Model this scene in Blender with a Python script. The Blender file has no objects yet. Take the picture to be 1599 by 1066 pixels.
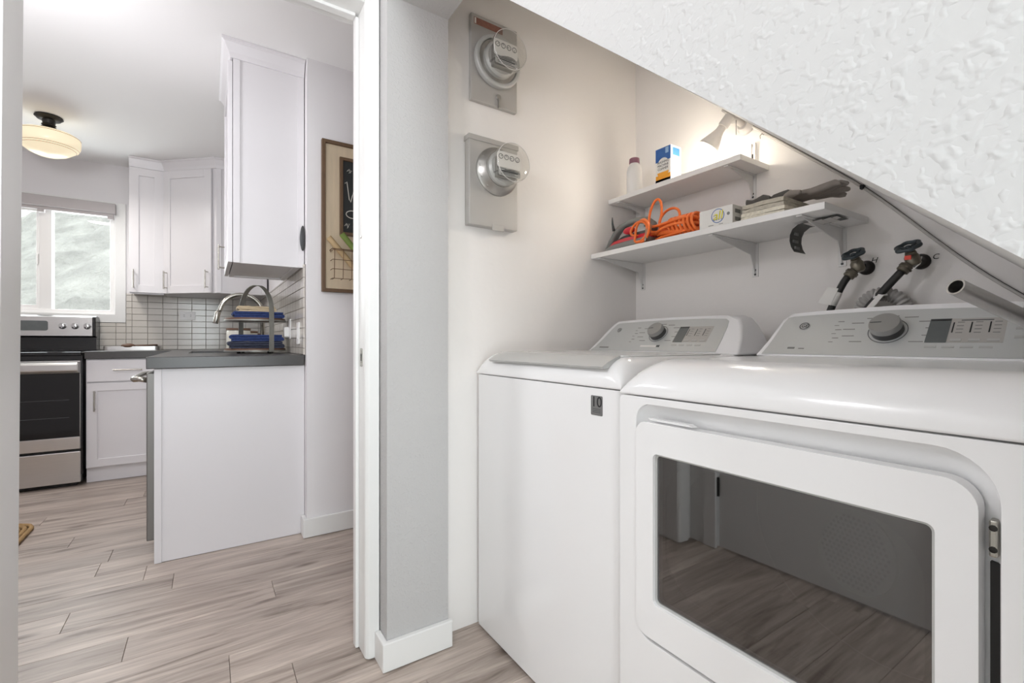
import bpy, bmesh, math, random
from mathutils import Vector, Matrix
random.seed(7)
S = bpy.context.scene
COL = S.collection
PI = math.pi

# ------------------------------------------------------------------ camera
cam = bpy.data.cameras.new('camera'); co = bpy.data.objects.new('camera', cam); COL.objects.link(co)
cam.sensor_width = 36.0; cam.lens = 722.0 / 1599.0 * 36.0; cam.clip_start = 0.02; cam.clip_end = 200
co.location = (0, 0, 1.0); co.rotation_euler = (PI / 2, 0, -math.radians(33.26))
S.camera = co
# ------------------------------------------------------------------ world, exposure
W = bpy.data.worlds.new('overcast'); S.world = W; W.use_nodes = True
bg = W.node_tree.nodes['Background']; bg.inputs[0].default_value = (0.90, 0.95, 1.0, 1); bg.inputs[1].default_value = 2.5
S.view_settings.view_transform = 'Standard'; S.view_settings.look = 'None'
S.view_settings.gamma = 1.0; S.view_settings.use_curve_mapping = False
S.view_settings.exposure = 0.22
S.cycles.use_denoising = True
S.cycles.max_bounces = 9; S.cycles.diffuse_bounces = 5; S.cycles.transparent_max_bounces = 16
S.cycles.sample_clamp_indirect = 6.0

def area_light(name, loc, size, power, color=(1, 1, 1), rot=(0, 0, 0), sizey=None, shape=None):
    d = bpy.data.lights.new(name, 'AREA'); d.energy = power; d.color = color
    d.shape = shape or ('RECTANGLE' if sizey else 'DISK'); d.size = size
    if sizey: d.size_y = sizey
    o = bpy.data.objects.new(name, d); COL.objects.link(o); o.location = loc; o.rotation_euler = rot
    return o
# unseen hall lamp added for fill light, and the kitchen lamp (their fixtures are built further down at the same places)
HALL_FILL = (-0.02, 0.15, 2.34)
KITCHEN_LAMP = (-0.862, 4.13, 2.165)
area_light('hall_fill_light', HALL_FILL, 0.34, 3, (0.97, 0.98, 1.0))
area_light('kitchen_lamp_light', KITCHEN_LAMP, 0.22, 7.5, (1.0, 0.97, 0.92))
# fill light added behind the camera, set in the added hall-end door
area_light('door_fill_light', (-0.03, -1.38, 1.15), 0.62, 30, (0.90, 0.95, 1.0), (PI / 2, 0, 0), 1.78)
# daylight entering by the kitchen window
area_light('window_daylight', (-1.06, 5.10, 1.64), 0.84, 16, (0.93, 0.97, 1.0), (-PI / 2, 0, 0), 0.80)

# ------------------------------------------------------------------ materials
def lin(c): return tuple(((x / 255 / 12.92) if x / 255 <= 0.04045 else ((x / 255 + 0.055) / 1.055) ** 2.4) for x in c)
MATS = {}
def mat(name, rgb, rough=0.5, metal=0.0, bump=None, var=0.0, varscale=8.0, spec=0.5, coat=0.0, emit=None, bdist=0.002, stretch=None, bdetail=3.0):
    """procedural principled material; bump=(scale,strength); var = slight colour mottling"""
    if name in MATS: return MATS[name]
    m = bpy.data.materials.new(name); m.use_nodes = True; nt = m.node_tree; N = nt.nodes; L = nt.links
    b = N['Principled BSDF']; c = lin(rgb) + (1,)
    b.inputs['Base Color'].default_value = c; b.inputs['Roughness'].default_value = rough
    b.inputs['Metallic'].default_value = metal; b.inputs['Specular IOR Level'].default_value = spec
    if coat: b.inputs['Coat Weight'].default_value = coat; b.inputs['Coat Roughness'].default_value = 0.08
    tc = N.new('ShaderNodeTexCoord'); vec = tc.outputs['Object']
    if stretch:
        mp = N.new('ShaderNodeMapping'); mp.inputs['Scale'].default_value = stretch; L.new(vec, mp.inputs[0]); vec = mp.outputs[0]
    if var:
        n = N.new('ShaderNodeTexNoise'); n.inputs['Scale'].default_value = varscale; n.inputs['Detail'].default_value = 4; L.new(vec, n.inputs['Vector'])
        r = N.new('ShaderNodeMix'); r.data_type = 'RGBA'
        r.inputs[6].default_value = tuple(x * (1 - var) for x in c[:3]) + (1,); r.inputs[7].default_value = tuple(min(1, x * (1 + var)) for x in c[:3]) + (1,)
        L.new(n.outputs['Fac'], r.inputs[0]); L.new(r.outputs[2], b.inputs['Base Color'])
    if bump:
        n = N.new('ShaderNodeTexNoise'); n.inputs['Scale'].default_value = bump[0]; n.inputs['Detail'].default_value = bdetail; L.new(vec, n.inputs['Vector'])
        bp = N.new('ShaderNodeBump'); bp.inputs['Strength'].default_value = bump[1]; bp.inputs['Distance'].default_value = bdist
        L.new(n.outputs['Fac'], bp.inputs['Height']); L.new(bp.outputs[0], b.inputs['Normal'])
    if emit:
        b.inputs['Emission Color'].default_value = lin(emit[0]) + (1,); b.inputs['Emission Strength'].default_value = emit[1]
    MATS[name] = m
    return m

def knockdown(name, rgb, scale, strength, dist):
    """painted drywall with a blobby knock-down texture"""
    m = bpy.data.materials.new(name); m.use_nodes = True; nt = m.node_tree; N = nt.nodes; L = nt.links
    b = N['Principled BSDF']; b.inputs['Base Color'].default_value = lin(rgb) + (1,); b.inputs['Roughness'].default_value = 0.62
    b.inputs['Specular IOR Level'].default_value = 0.3
    tc = N.new('ShaderNodeTexCoord')
    n = N.new('ShaderNodeTexNoise'); n.inputs['Scale'].default_value = scale; n.inputs['Detail'].default_value = 1.2; n.inputs['Distortion'].default_value = 0.15
    L.new(tc.outputs['Object'], n.inputs['Vector'])
    r = N.new('ShaderNodeValToRGB'); r.color_ramp.elements[0].position = 0.50; r.color_ramp.elements[1].position = 0.76
    L.new(n.outputs['Fac'], r.inputs[0])
    bp = N.new('ShaderNodeBump'); bp.inputs['Strength'].default_value = strength; bp.inputs['Distance'].default_value = dist
    L.new(r.outputs[0], bp.inputs['Height']); L.new(bp.outputs[0], b.inputs['Normal'])
    return m

def wood_floor():
    m = bpy.data.materials.new('grey_oak_plank'); m.use_nodes = True; nt = m.node_tree; N = nt.nodes; L = nt.links
    b = N['Principled BSDF']; b.inputs['Roughness'].default_value = 0.42; b.inputs['Specular IOR Level'].default_value = 0.4
    tc = N.new('ShaderNodeTexCoord'); oi = N.new('ShaderNodeObjectInfo')
    mul = N.new('ShaderNodeMath'); mul.operation = 'MULTIPLY'; mul.inputs[1].default_value = 57.0; L.new(oi.outputs['Random'], mul.inputs[0])
    add = N.new('ShaderNodeVectorMath'); add.operation = 'ADD'; L.new(tc.outputs['Object'], add.inputs[0]); L.new(mul.outputs[0], add.inputs[1])
    mp = N.new('ShaderNodeMapping'); mp.inputs['Scale'].default_value = (1.6, 17.0, 1.0); L.new(add.outputs[0], mp.inputs[0])
    n1 = N.new('ShaderNodeTexNoise'); n1.inputs['Scale'].default_value = 1.2; n1.inputs['Detail'].default_value = 5; n1.inputs['Roughness'].default_value = 0.6; n1.inputs['Distortion'].default_value = 0.9
    L.new(mp.outputs[0], n1.inputs['Vector'])
    mp2 = N.new('ShaderNodeMapping'); mp2.inputs['Scale'].default_value = (7.0, 140.0, 1.0); L.new(add.outputs[0], mp2.inputs[0])
    n2 = N.new('ShaderNodeTexNoise'); n2.inputs['Scale'].default_value = 1.0; n2.inputs['Detail'].default_value = 3; L.new(mp2.outputs[0], n2.inputs['Vector'])
    r = N.new('ShaderNodeValToRGB'); e = r.color_ramp.elements
    e[0].position = 0.25; e[0].color = lin((112, 99, 90)) + (1,); e[1].position = 0.70; e[1].color = lin((202, 189, 177)) + (1,)
    x = e.new(0.44); x.color = lin((170, 156, 146)) + (1,); x = e.new(0.56); x.color = lin((184, 170, 160)) + (1,)
    L.new(n1.outputs['Fac'], r.inputs[0])
    # knots
    mp3 = N.new('ShaderNodeMapping'); mp3.inputs['Scale'].default_value = (1.0, 3.0, 1.0); L.new(add.outputs[0], mp3.inputs[0])
    v = N.new('ShaderNodeTexVoronoi'); v.inputs['Scale'].default_value = 2.0; L.new(mp3.outputs[0], v.inputs['Vector'])
    vr = N.new('ShaderNodeValToRGB'); vr.color_ramp.elements[0].position = 0.02; vr.color_ramp.elements[0].color = (0.40, 0.36, 0.34, 1); vr.color_ramp.elements[1].position = 0.13; vr.color_ramp.elements[1].color = (1, 1, 1, 1)
    L.new(v.outputs['Distance'], vr.inputs[0])
    k = N.new('ShaderNodeMix'); k.data_type = 'RGBA'; k.blend_type = 'MULTIPLY'; k.inputs[0].default_value = 1.0
    L.new(r.outputs[0], k.inputs[6]); L.new(vr.outputs[0], k.inputs[7])
    mr = N.new('ShaderNodeMapRange'); mr.inputs[3].default_value = 0.86; mr.inputs[4].default_value = 1.10; L.new(oi.outputs['Random'], mr.inputs[0])
    mr2 = N.new('ShaderNodeMapRange'); mr2.inputs[1].default_value = 0.3; mr2.inputs[2].default_value = 0.7; mr2.inputs[3].default_value = 0.88; mr2.inputs[4].default_value = 1.10; L.new(n2.outputs['Fac'], mr2.inputs[0])
    mm = N.new('ShaderNodeMath'); mm.operation = 'MULTIPLY'; L.new(mr.outputs[0], mm.inputs[0]); L.new(mr2.outputs[0], mm.inputs[1])
    vm = N.new('ShaderNodeVectorMath'); vm.operation = 'SCALE'; L.new(k.outputs[2], vm.inputs[0]); L.new(mm.outputs[0], vm.inputs['Scale'])
    L.new(vm.outputs[0], b.inputs['Base Color'])
    bp = N.new('ShaderNodeBump'); bp.inputs['Strength'].default_value = 0.15; bp.inputs['Distance'].default_value = 0.001
    L.new(n2.outputs['Fac'], bp.inputs['Height']); L.new(bp.outputs[0], b.inputs['Normal'])
    return m

def glass(name, tint, ior=1.5, rough=0.0, gcol=(1, 1, 1)):
    m = bpy.data.materials.new(name); m.use_nodes = True; nt = m.node_tree; N = nt.nodes; L = nt.links
    N.remove(N['Principled BSDF']); out = N['Material Output']
    t = N.new('ShaderNodeBsdfTransparent'); t.inputs[0].default_value = tint + (1,)
    g = N.new('ShaderNodeBsdfGlossy'); g.inputs['Roughness'].default_value = rough; g.inputs['Color'].default_value = gcol + (1,)
    lw = N.new('ShaderNodeLayerWeight'); lw.inputs['Blend'].default_value = 0.5     # Facing = 1-|cos|; Schlick curve, same from both sides
    pw = N.new('ShaderNodeMath'); pw.operation = 'POWER'; pw.inputs[1].default_value = 5.0; L.new(lw.outputs['Facing'], pw.inputs[0])
    f0 = ((ior - 1) / (ior + 1)) ** 2
    f = N.new('ShaderNodeMapRange'); f.inputs[3].default_value = f0; f.inputs[4].default_value = 1.0; L.new(pw.outputs[0], f.inputs[0])
    mx = N.new('ShaderNodeMixShader'); L.new(f.outputs[0], mx.inputs[0]); L.new(t.outputs[0], mx.inputs[1]); L.new(g.outputs[0], mx.inputs[2])
    L.new(mx.outputs[0], out.inputs[0])
    return m

def brushed(name, rgb, rough, stretch):
    return mat(name, rgb, rough, 1.0, bump=(3.0, 0.08), stretch=stretch, var=0.06, varscale=3.0)

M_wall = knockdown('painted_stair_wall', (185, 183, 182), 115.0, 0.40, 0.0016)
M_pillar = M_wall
M_alcove = knockdown('painted_alcove_wall', (242, 238, 235), 30.0, 0.18, 0.002)
M_soffit = mat('painted_soffit', (224, 222, 219), 0.65, bump=(50, 0.3))
M_kwall = mat('painted_kitchen_wall', (228, 225, 226), 0.6, bump=(120, 0.1))
M_ceil = mat('painted_ceiling', (244, 243, 242), 0.7, bump=(90, 0.08))
M_trim = mat('white_trim_paint', (228, 227, 225), 0.38, bump=(30, 0.06), var=0.015)
M_cab = mat('white_cabinet_paint', (224, 221, 223), 0.35, bump=(40, 0.03))
M_floor = wood_floor()
M_sub = mat('dark_underlay', (70, 62, 55), 0.9, bump=(50, 0.2))
M_counter = mat('dark_grey_quartz', (70, 68, 67), 0.28, var=0.12, varscale=180, bump=(100, 0.02))
M_steel = brushed('brushed_stainless_steel', (208, 206, 204), 0.34, (2, 90, 90))
M_steelv = brushed('brushed_nickel', (176, 172, 164), 0.26, (60, 60, 6))
M_blackgl = mat('black_glass', (22, 22, 24), 0.06, bump=(3, 0.01))
M_black = mat('black_enamel', (26, 26, 27), 0.25, bump=(60, 0.04))
M_darkmet = mat('dark_oiled_bronze', (52, 50, 48), 0.38, 0.7, bump=(60, 0.1), var=0.15)
M_tile = mat('glazed_greige_tile', (206, 200, 192), 0.16, bump=(14, 0.06), var=0.04, varscale=14)
M_grout = mat('grey_grout', (128, 122, 116), 0.9, bump=(200, 0.3))
M_app = mat('white_appliance_enamel', (241, 240, 240), 0.16, coat=0.3, bump=(6, 0.01))
M_appf = mat('white_appliance_plastic', (240, 239, 240), 0.30, bump=(80, 0.02))
M_silver = mat('silver_control_panel', (204, 206, 205), 0.32, 0.35, bump=(200, 0.02))
M_silver2 = mat('pale_silver_plastic', (192, 192, 190), 0.35, 0.2, bump=(200, 0.02))
M_chrome = mat('polished_chrome', (205, 205, 205), 0.12, 1.0, bump=(4, 0.01))
M_dark = mat('charcoal_plastic', (62, 62, 62), 0.35, bump=(150, 0.05))
M_ink = mat('dark_grey_print', (74, 76, 78), 0.6, bump=(100, 0.01))
M_inkb = mat('black_print', (24, 24, 26), 0.6, bump=(100, 0.01))
M_white = mat('white_plastic', (236, 234, 232), 0.4, bump=(60, 0.02))
M_shelf = mat('white_melamine', (238, 236, 234), 0.35, bump=(80, 0.02))
M_bracket = mat('white_powder_coat', (228, 226, 224), 0.4, bump=(120, 0.05))
M_grey_paint = mat('grey_painted_steel', (186, 183, 179), 0.42, 0.25, bump=(30, 0.06), var=0.04)
M_galv = mat('galvanised_steel', (178, 176, 172), 0.3, 0.85, bump=(24, 0.15), var=0.15, varscale=30)
M_clear = glass('clear_dome_glass', (0.95, 0.95, 0.94), 1.65, 0.03)
M_dryglass = glass('smoked_dryer_glass', (0.42, 0.42, 0.425), 2.45, 0.02, (0.95, 0.93, 0.92))
M_winglass = glass('window_glass', (0.94, 0.96, 0.95), 1.45, 0.0)
M_drum = mat('drum_grey_steel', (132, 130, 128), 0.4, 0.6, bump=(40, 0.05))
M_rubber = mat('black_rubber', (40, 39, 38), 0.55, bump=(150, 0.1))
M_brass = mat('aged_brass', (122, 116, 104), 0.38, 0.8, bump=(70, 0.2), var=0.2, varscale=60)
M_wheel = mat('blue_grey_painted_iron', (64, 72, 76), 0.4, 0.3, bump=(80, 0.15))
M_orange = mat('orange_cord_rubber', (244, 122, 52), 0.42, bump=(90, 0.06))
M_hose = mat('grey_drain_hose', (172, 169, 166), 0.5, bump=(50, 0.06))
M_paper = mat('white_paper', (234, 232, 228), 0.7, bump=(40, 0.1))
M_towel = mat('taupe_terry_towel', (194, 187, 172), 0.95, bump=(160, 0.9), var=0.22, varscale=90, bdist=0.004)
M_towel2 = mat('cream_knit_towel', (228, 222, 206), 0.95, bump=(120, 0.9), var=0.25, varscale=120, bdist=0.004)
M_glove = mat('dark_grey_work_glove', (146, 138, 132), 0.85, bump=(80, 0.5), var=0.25, varscale=25)
M_glovec = mat('charcoal_glove_cuff', (96, 93, 90), 0.9, bump=(140, 0.6), var=0.2, varscale=60)
M_red = mat('red_plastic', (204, 44, 58), 0.3, bump=(60, 0.02))
M_igrey = mat('grey_iron_plastic', (128, 130, 128), 0.35, bump=(60, 0.02))
M_idark = mat('dark_iron_plastic', (68, 72, 72), 0.35, bump=(60, 0.02))
M_wood = mat('walnut_wood', (108, 80, 64), 0.5, bump=(20, 0.2), var=0.25, varscale=14, stretch=(1, 8, 8))
M_woodd = mat('dark_stained_frame_wood', (98, 74, 52), 0.55, bump=(20, 0.2), var=0.25, varscale=18, stretch=(6, 6, 1))
M_board = mat('washed_cream_board', (205, 187, 160), 0.6, bump=(14, 0.15), var=0.14, varscale=7, stretch=(8, 8, 1))
M_chalk = mat('black_chalkboard', (44, 46, 46), 0.8, bump=(60, 0.05), var=0.15, varscale=6)
M_chalkw = mat('white_chalk', (214, 210, 200), 0.95, bump=(200, 0.5), var=0.1, varscale=200)
M_wire = mat('rusty_wire', (112, 86, 66), 0.5, 0.6, bump=(100, 0.2))
M_blue = mat('blue_woven_cloth', (48, 64, 112), 0.95, bump=(200, 0.6), var=0.65, varscale=110)
M_navy = mat('navy_patterned_cloth', (56, 60, 76), 0.95, bump=(200, 0.6), var=0.7, varscale=70)
M_beige = mat('beige_woven_cloth', (206, 186, 154), 0.95, bump=(200, 0.6), var=0.1, varscale=60)
M_ceramic = mat('white_ceramic', (226, 224, 214), 0.2, bump=(20, 0.03))
M_jute = mat('braided_jute', (172, 140, 96), 0.95, bump=(160, 0.9), var=0.3, varscale=110, bdist=0.004)
M_galvst = mat('galvanised_strap', (156, 156, 150), 0.42, 0.6, bump=(60, 0.15), var=0.15, varscale=50)
M_cable = mat('painted_over_cable', (196, 192, 188), 0.6, bump=(80, 0.2), var=0.1, varscale=30)
M_shade = mat('white_glass_shade', (240, 228, 200), 0.25, emit=((255, 236, 198), 0.42), bump=(10, 0.01))
M_bulb = mat('frosted_bulb_face', (255, 250, 235), 0.4, emit=((255, 244, 214), 5.0), bump=(20, 0.02))
M_lampw = mat('white_lamp_enamel', (192, 188, 186), 0.35, bump=(60, 0.02))
M_shadebox = mat('grey_shade_fabric', (176, 170, 170), 0.7, bump=(160, 0.2), var=0.05)
M_doorgap = mat('dark_gap', (38, 36, 35), 0.8, bump=(60, 0.1))
M_yellow = mat('yellow_print', (236, 222, 40), 0.5, bump=(90, 0.01))
M_bprint = mat('blue_print', (46, 98, 168), 0.45, bump=(90, 0.01), var=0.18, varscale=60)
M_oprint = mat('orange_print', (238, 164, 44), 0.45, bump=(90, 0.01), var=0.1, varscale=60)
M_purple = mat('purple_cap_plastic', (138, 92, 108), 0.4, bump=(60, 0.03))
M_strip = mat('black_label_film', (66, 66, 64), 0.5, bump=(60, 0.05), var=0.1)
M_stripw = mat('white_label_print', (212, 208, 204), 0.5, bump=(60, 0.05))
M_stripg = mat('grey_label_print', (132, 132, 130), 0.5, bump=(60, 0.05))
M_redtag = mat('red_tag_plastic', (222, 66, 44), 0.5, bump=(60, 0.05))
M_rust = mat('rust_label', (140, 96, 82), 0.6, bump=(60, 0.1), var=0.4, varscale=120)
M_hill = mat('dry_shrub_hillside', (164, 161, 154), 0.95, bump=(3, 1.0), var=0.6, varscale=2.2, bdist=0.3, bdetail=8)
M_shrub = mat('grey_green_shrub', (98, 110, 100), 0.95, bump=(9, 1.0), var=0.5, varscale=5, bdist=0.1)
M_display = mat('grey_display_glass', (96, 100, 100), 0.15, bump=(20, 0.01), var=0.15, varscale=30)

# ------------------------------------------------------------------ mesh helpers
def world_origin(o):
    v = Vector((0, 0, 0))
    while o is not None: v += o.location; o = o.parent
    return v

def rrect(a0, a1, b0, b1, r, n=6):
    """rounded rectangle; r may be 4 radii (a0b0, a1b0, a1b1, a0b1)"""
    rs = r if isinstance(r, (tuple, list)) else (r,) * 4
    out = []
    for (ca, cb, sa, sb, rr, t0) in ((a0, b0, 1, 1, rs[0], PI), (a1, b0, -1, 1, rs[1], 1.5 * PI), (a1, b1, -1, -1, rs[2], 0), (a0, b1, 1, -1, rs[3], 0.5 * PI)):
        if rr <= 1e-6: out.append((ca, cb)); continue
        for i in range(n + 1):
            t = t0 + 0.5 * PI * i / n
            out.append((ca + sa * rr + rr * math.cos(t), cb + sb * rr + rr * math.sin(t)))
    return out
def circle(a, b, r, n=32, t0=0): return [(a + r * math.cos(t0 + 2 * PI * i / n), b + r * math.sin(t0 + 2 * PI * i / n)) for i in range(n)]
AX = {'x': lambda a, b, d: (d, a, b), 'y': lambda a, b, d: (a, d, b), 'z': lambda a, b, d: (a, b, d)}

def frame_from(d):
    d = Vector(d).normalized(); u = Vector((0, 0, 1)) if abs(d.z) < 0.9 else Vector((1, 0, 0))
    a = d.cross(u).normalized(); b = a.cross(d).normalized(); return d, a, b

class MB:
    def __init__(s): s.b = bmesh.new()
    def v(s, p): return s.b.verts.new(p)
    def f(s, vs):
        try: return s.b.faces.new(vs)
        except ValueError: return None
    def box(s, x0, x1, y0, y1, z0, z1):
        v = [s.v((x, y, z)) for x in (x0, x1) for y in (y0, y1) for z in (z0, z1)]
        for q in ((0, 1, 3, 2), (4, 6, 7, 5), (0, 4, 5, 1), (2, 3, 7, 6), (0, 2, 6, 4), (1, 5, 7, 3)): s.f([v[i] for i in q])
        return s
    def loft(s, rings, closed=True, cap0=True, cap1=True, loop=False):
        R = [[s.v(p) for p in r] for r in rings]; n = len(R[0])
        pairs = list(zip(R[:-1], R[1:])) + ([(R[-1], R[0])] if loop else [])
        for A, B in pairs:
            for i in range(n if closed else n - 1):
                j = (i + 1) % n; s.f([A[i], A[j], B[j], B[i]])
        if closed and not loop:
            if cap0: s.f(R[0][::-1])
            if cap1: s.f(R[-1])
        return s
    def prism(s, pts, ax, d0, d1):
        m = AX[ax]; return s.loft([[m(a, b, d0) for a, b in pts], [m(a, b, d1) for a, b in pts]])
    def plate(s, outer, holes, ax, d0, d1):
        m = AX[ax]; b = s.b
        loops = []
        edges = []
        for poly in [outer] + holes:
            vs = [s.v(m(a, c, d0)) for a, c in poly]; loops.append(vs)
            for i in range(len(vs)): edges.append(b.edges.new((vs[i], vs[(i + 1) % len(vs)])))
        res = bmesh.ops.triangle_fill(b, use_beauty=True, use_dissolve=False, edges=edges)
        tris = [g for g in res['geom'] if isinstance(g, bmesh.types.BMFace)]
        if abs(d1 - d0) < 1e-9: return s
        mp = {}
        for vs, poly in zip(loops, [outer] + holes):
            for v, (a, c) in zip(vs, poly): mp[v] = s.v(m(a, c, d1))
        for t in tris: s.f([mp[v] for v in reversed(t.verts[:])])
        for vs in loops:
            for i in range(len(vs)):
                p, q = vs[i], vs[(i + 1) % len(vs)]; s.f([p, q, mp[q], mp[p]])
        return s
    def tube(s, path, r, n=8, caps=True, loop=False):
        P = [Vector(p) for p in path]; rings = []
        rr = r if isinstance(r, (list, tuple)) else [r] * len(P)
        d0, a, b = frame_from((P[1] - P[0]))
        for i, p in enumerate(P):
            if loop: t = P[(i + 1) % len(P)] - P[i - 1]
            else: t = P[min(i + 1, len(P) - 1)] - P[max(i - 1, 0)]
            if t.length < 1e-9: t = d0
            t.normalize()
            a = (a - t * a.dot(t)); a = a.normalized() if a.length > 1e-6 else frame_from(t)[1]
            bb = t.cross(a)
            rings.append([p + (a * math.cos(2 * PI * k / n) + bb * math.sin(2 * PI * k / n)) * rr[i] for k in range(n)])
        return s.loft(rings, True, caps, caps, loop)
    def lathe(s, prof, c, d=(0, 0, 1), n=28, caps=True):
        """prof: list of (along, radius) from c in direction d"""
        d, a, b = frame_from(d); c = Vector(c)
        rings = [[c + d * h + (a * math.cos(2 * PI * k / n) + b * math.sin(2 * PI * k / n)) * max(r, 1e-4) for k in range(n)] for h, r in prof]
        return s.loft(rings, True, caps, caps)
    def cyl(s, p, q, r, n=20):
        p = Vector(p); q = Vector(q); return s.lathe([(0, r), ((q - p).length, r)], p, q - p, n)
    def sphere(s, c, r, sc=(1, 1, 1), nu=16, nv=10):
        c = Vector(c); rings = []
        for j in range(nv + 1):
            t = PI * j / nv; rr = max(math.sin(t), 0.004)
            rings.append([c + Vector((math.cos(2 * PI * k / nu) * rr * r * sc[0], math.sin(2 * PI * k / nu) * rr * r * sc[1], -math.cos(t) * r * sc[2])) for k in range(nu)])
        return s.loft(rings)
    def grid(s, fn, nu, nv, closed_back=None):
        V = [[s.v(fn(i / nu, j / nv)) for j in range(nv + 1)] for i in range(nu + 1)]
        for i in range(nu):
            for j in range(nv): s.f([V[i][j], V[i + 1][j], V[i + 1][j + 1], V[i][j + 1]])
        return V
    def build(s, name, m, parent=None, smooth=False, bevel=0.0, seg=2, loc=None, angle=35, sub=0, recalc=True):
        o0 = world_origin(parent) if parent is not None else Vector(loc or (0, 0, 0))
        if recalc: bmesh.ops.recalc_face_normals(s.b, faces=s.b.faces[:])
        me = bpy.data.meshes.new(name)
        for v in s.b.verts: v.co -= o0
        s.b.to_mesh(me); s.b.free()
        o = bpy.data.objects.new(name, me); COL.objects.link(o)
        if parent is not None: o.parent = parent
        else: o.location = o0
        for mm in (m if isinstance(m, (list, tuple)) else [m]): me.materials.append(mm)
        if smooth:
            for p in me.polygons: p.use_smooth = True
            if smooth != 'all': me.set_sharp_from_angle(angle=math.radians(smooth if isinstance(smooth, (int, float)) and smooth > 1 else 40))
        if bevel:
            bv = o.modifiers.new('bevel', 'BEVEL'); bv.width = bevel; bv.segments = seg; bv.limit_method = 'ANGLE'; bv.angle_limit = math.radians(angle)
            bv.harden_normals = False
        if sub:
            sb = o.modifiers.new('sub', 'SUBSURF'); sb.levels = sub; sb.render_levels = sub
        return o

def tag(o, label, cat, group=None, kind=None):
    if label: o['label'] = label
    if cat: o['category'] = cat
    if group: o['group'] = group
    if kind: o['kind'] = kind
    return o
def thing(name, label, cat, loc, group=None):
    o = bpy.data.objects.new(name, None); COL.objects.link(o); o.location = loc; o.empty_display_size = 0.05
    return tag(o, label, cat, group)
def struct(o, label=None, cat=None): return tag(o, label, cat, kind='structure')
def dup(o, parent, loc=None, name=None):
    c = o.copy(); COL.objects.link(c); c.parent = parent
    if loc is not None: c.location = Vector(loc) - (world_origin(parent) if parent is not None else Vector())
    return c
def text_part(txt, name, m, parent, origin, xdir, ydir, size, off=0.0004, ext=0.0003, align='CENTER', shear=0.0, label=None, sx=1.0):
    cu = bpy.data.curves.new('t', 'FONT'); cu.body = txt; cu.size = size; cu.align_x = align; cu.align_y = 'CENTER'; cu.extrude = ext; cu.shear = shear
    cu.resolution_u = 4
    t = bpy.data.objects.new('t', cu); COL.objects.link(t); bpy.context.view_layer.update()
    me = bpy.data.meshes.new_from_object(t.evaluated_get(bpy.context.evaluated_depsgraph_get()))
    bpy.data.objects.remove(t); bpy.data.curves.remove(cu)
    X = Vector(xdir).normalized(); Y = Vector(ydir).normalized(); Z = X.cross(Y); o0 = world_origin(parent)
    for v in me.vertices: v.co = Vector(origin) + X * v.co.x * sx + Y * v.co.y + Z * (v.co.z + off) - o0
    me.name = name; me.materials.clear(); me.materials.append(m)
    o = bpy.data.objects.new(name, me); COL.objects.link(o); o.parent = parent
    if label: o['label'] = label
    return o

# ================================================================== SETTING
XB, YM = 1.622, 1.447          # alcove back wall, meter wall
CEIL = 2.45
# ---------------- floor and planks
fl = struct(MB().box(-2.6, 2.2, -1.4, 5.0, -0.06, -0.012).build('floor', M_sub), 'grey oak plank floor', 'floor')
PW, PL = 0.148, 1.22
known = {-1: 0.217, 0: 0.054, 2: -0.228, 3: 0.22, 5: -0.125, 7: -0.406, 10: -0.573, 13: -0.77, 14: -0.432}
plank0 = None
def plank_mesh(length):
    b = MB(); b.box(-length / 2 + 0.0006, length / 2 - 0.0006, -PW / 2 + 0.0006, PW / 2 - 0.0006, -0.0115, 0.0)
    return b
protos = {}
for k in range(-20, 23):
    yc = 1.58 + PW * (k + 0.5)
    j = known.get(k, random.uniform(-0.6, 0.6))
    while j > -2.6: j -= PL
    x = j
    hi = 2.2 if yc > 1.6 else 1.66
    lo = -2.6 if yc > 1.5 else -0.56
    while x < hi:
        a, b_ = max(x, lo), min(x + PL, hi)
        if b_ - a > 0.03:
            L = round(b_ - a, 3)
            if L not in protos:
                p = plank_mesh(L).build('plank', M_floor, fl, bevel=0.0010, seg=1); protos[L] = p
                p.location = ((a + b_) / 2, yc, 0)
            else:
                dup(protos[L], fl, ((a + b_) / 2, yc, 0))
        x += PL

def slab(ax, d0, d1, a0, a1, b0, b1, holes=()):
    """wall slab with rectangular holes (a0,a1,b0,b1)"""
    m = AX[ax]; mb = MB()
    A = sorted({a0, a1, *[h[0] for h in holes], *[h[1] for h in holes]}); B = sorted({b0, b1, *[h[2] for h in holes], *[h[3] for h in holes]})
    vc = {}
    def V(a, b, d):
        if (a, b, d) not in vc: vc[(a, b, d)] = mb.v(m(a, b, d))
        return vc[(a, b, d)]
    def full(i, j):
        if not (0 <= i < len(A) - 1 and 0 <= j < len(B) - 1): return False
        ca, cb = (A[i] + A[i + 1]) / 2, (B[j] + B[j + 1]) / 2
        return not any(h[0] < ca < h[1] and h[2] < cb < h[3] for h in holes)
    for i in range(len(A) - 1):
        for j in range(len(B) - 1):
            if not full(i, j): continue
            p, q, r, t = A[i], A[i + 1], B[j], B[j + 1]
            mb.f([V(p, r, d0), V(q, r, d0), V(q, t, d0), V(p, t, d0)]); mb.f([V(p, r, d1), V(p, t, d1), V(q, t, d1), V(q, r, d1)])
            if not full(i - 1, j): mb.f([V(p, r, d0), V(p, t, d0), V(p, t, d1), V(p, r, d1)])
            if not full(i + 1, j): mb.f([V(q, r, d0), V(q, r, d1), V(q, t, d1), V(q, t, d0)])
            if not full(i, j - 1): mb.f([V(p, r, d0), V(p, r, d1), V(q, r, d1), V(q, r, d0)])
            if not full(i, j + 1): mb.f([V(p, t, d0), V(q, t, d0), V(q, t, d1), V(p, t, d1)])
    return mb

DX0, DX1, DH = -0.387, 0.41, 2.068       # kitchen doorway
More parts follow.
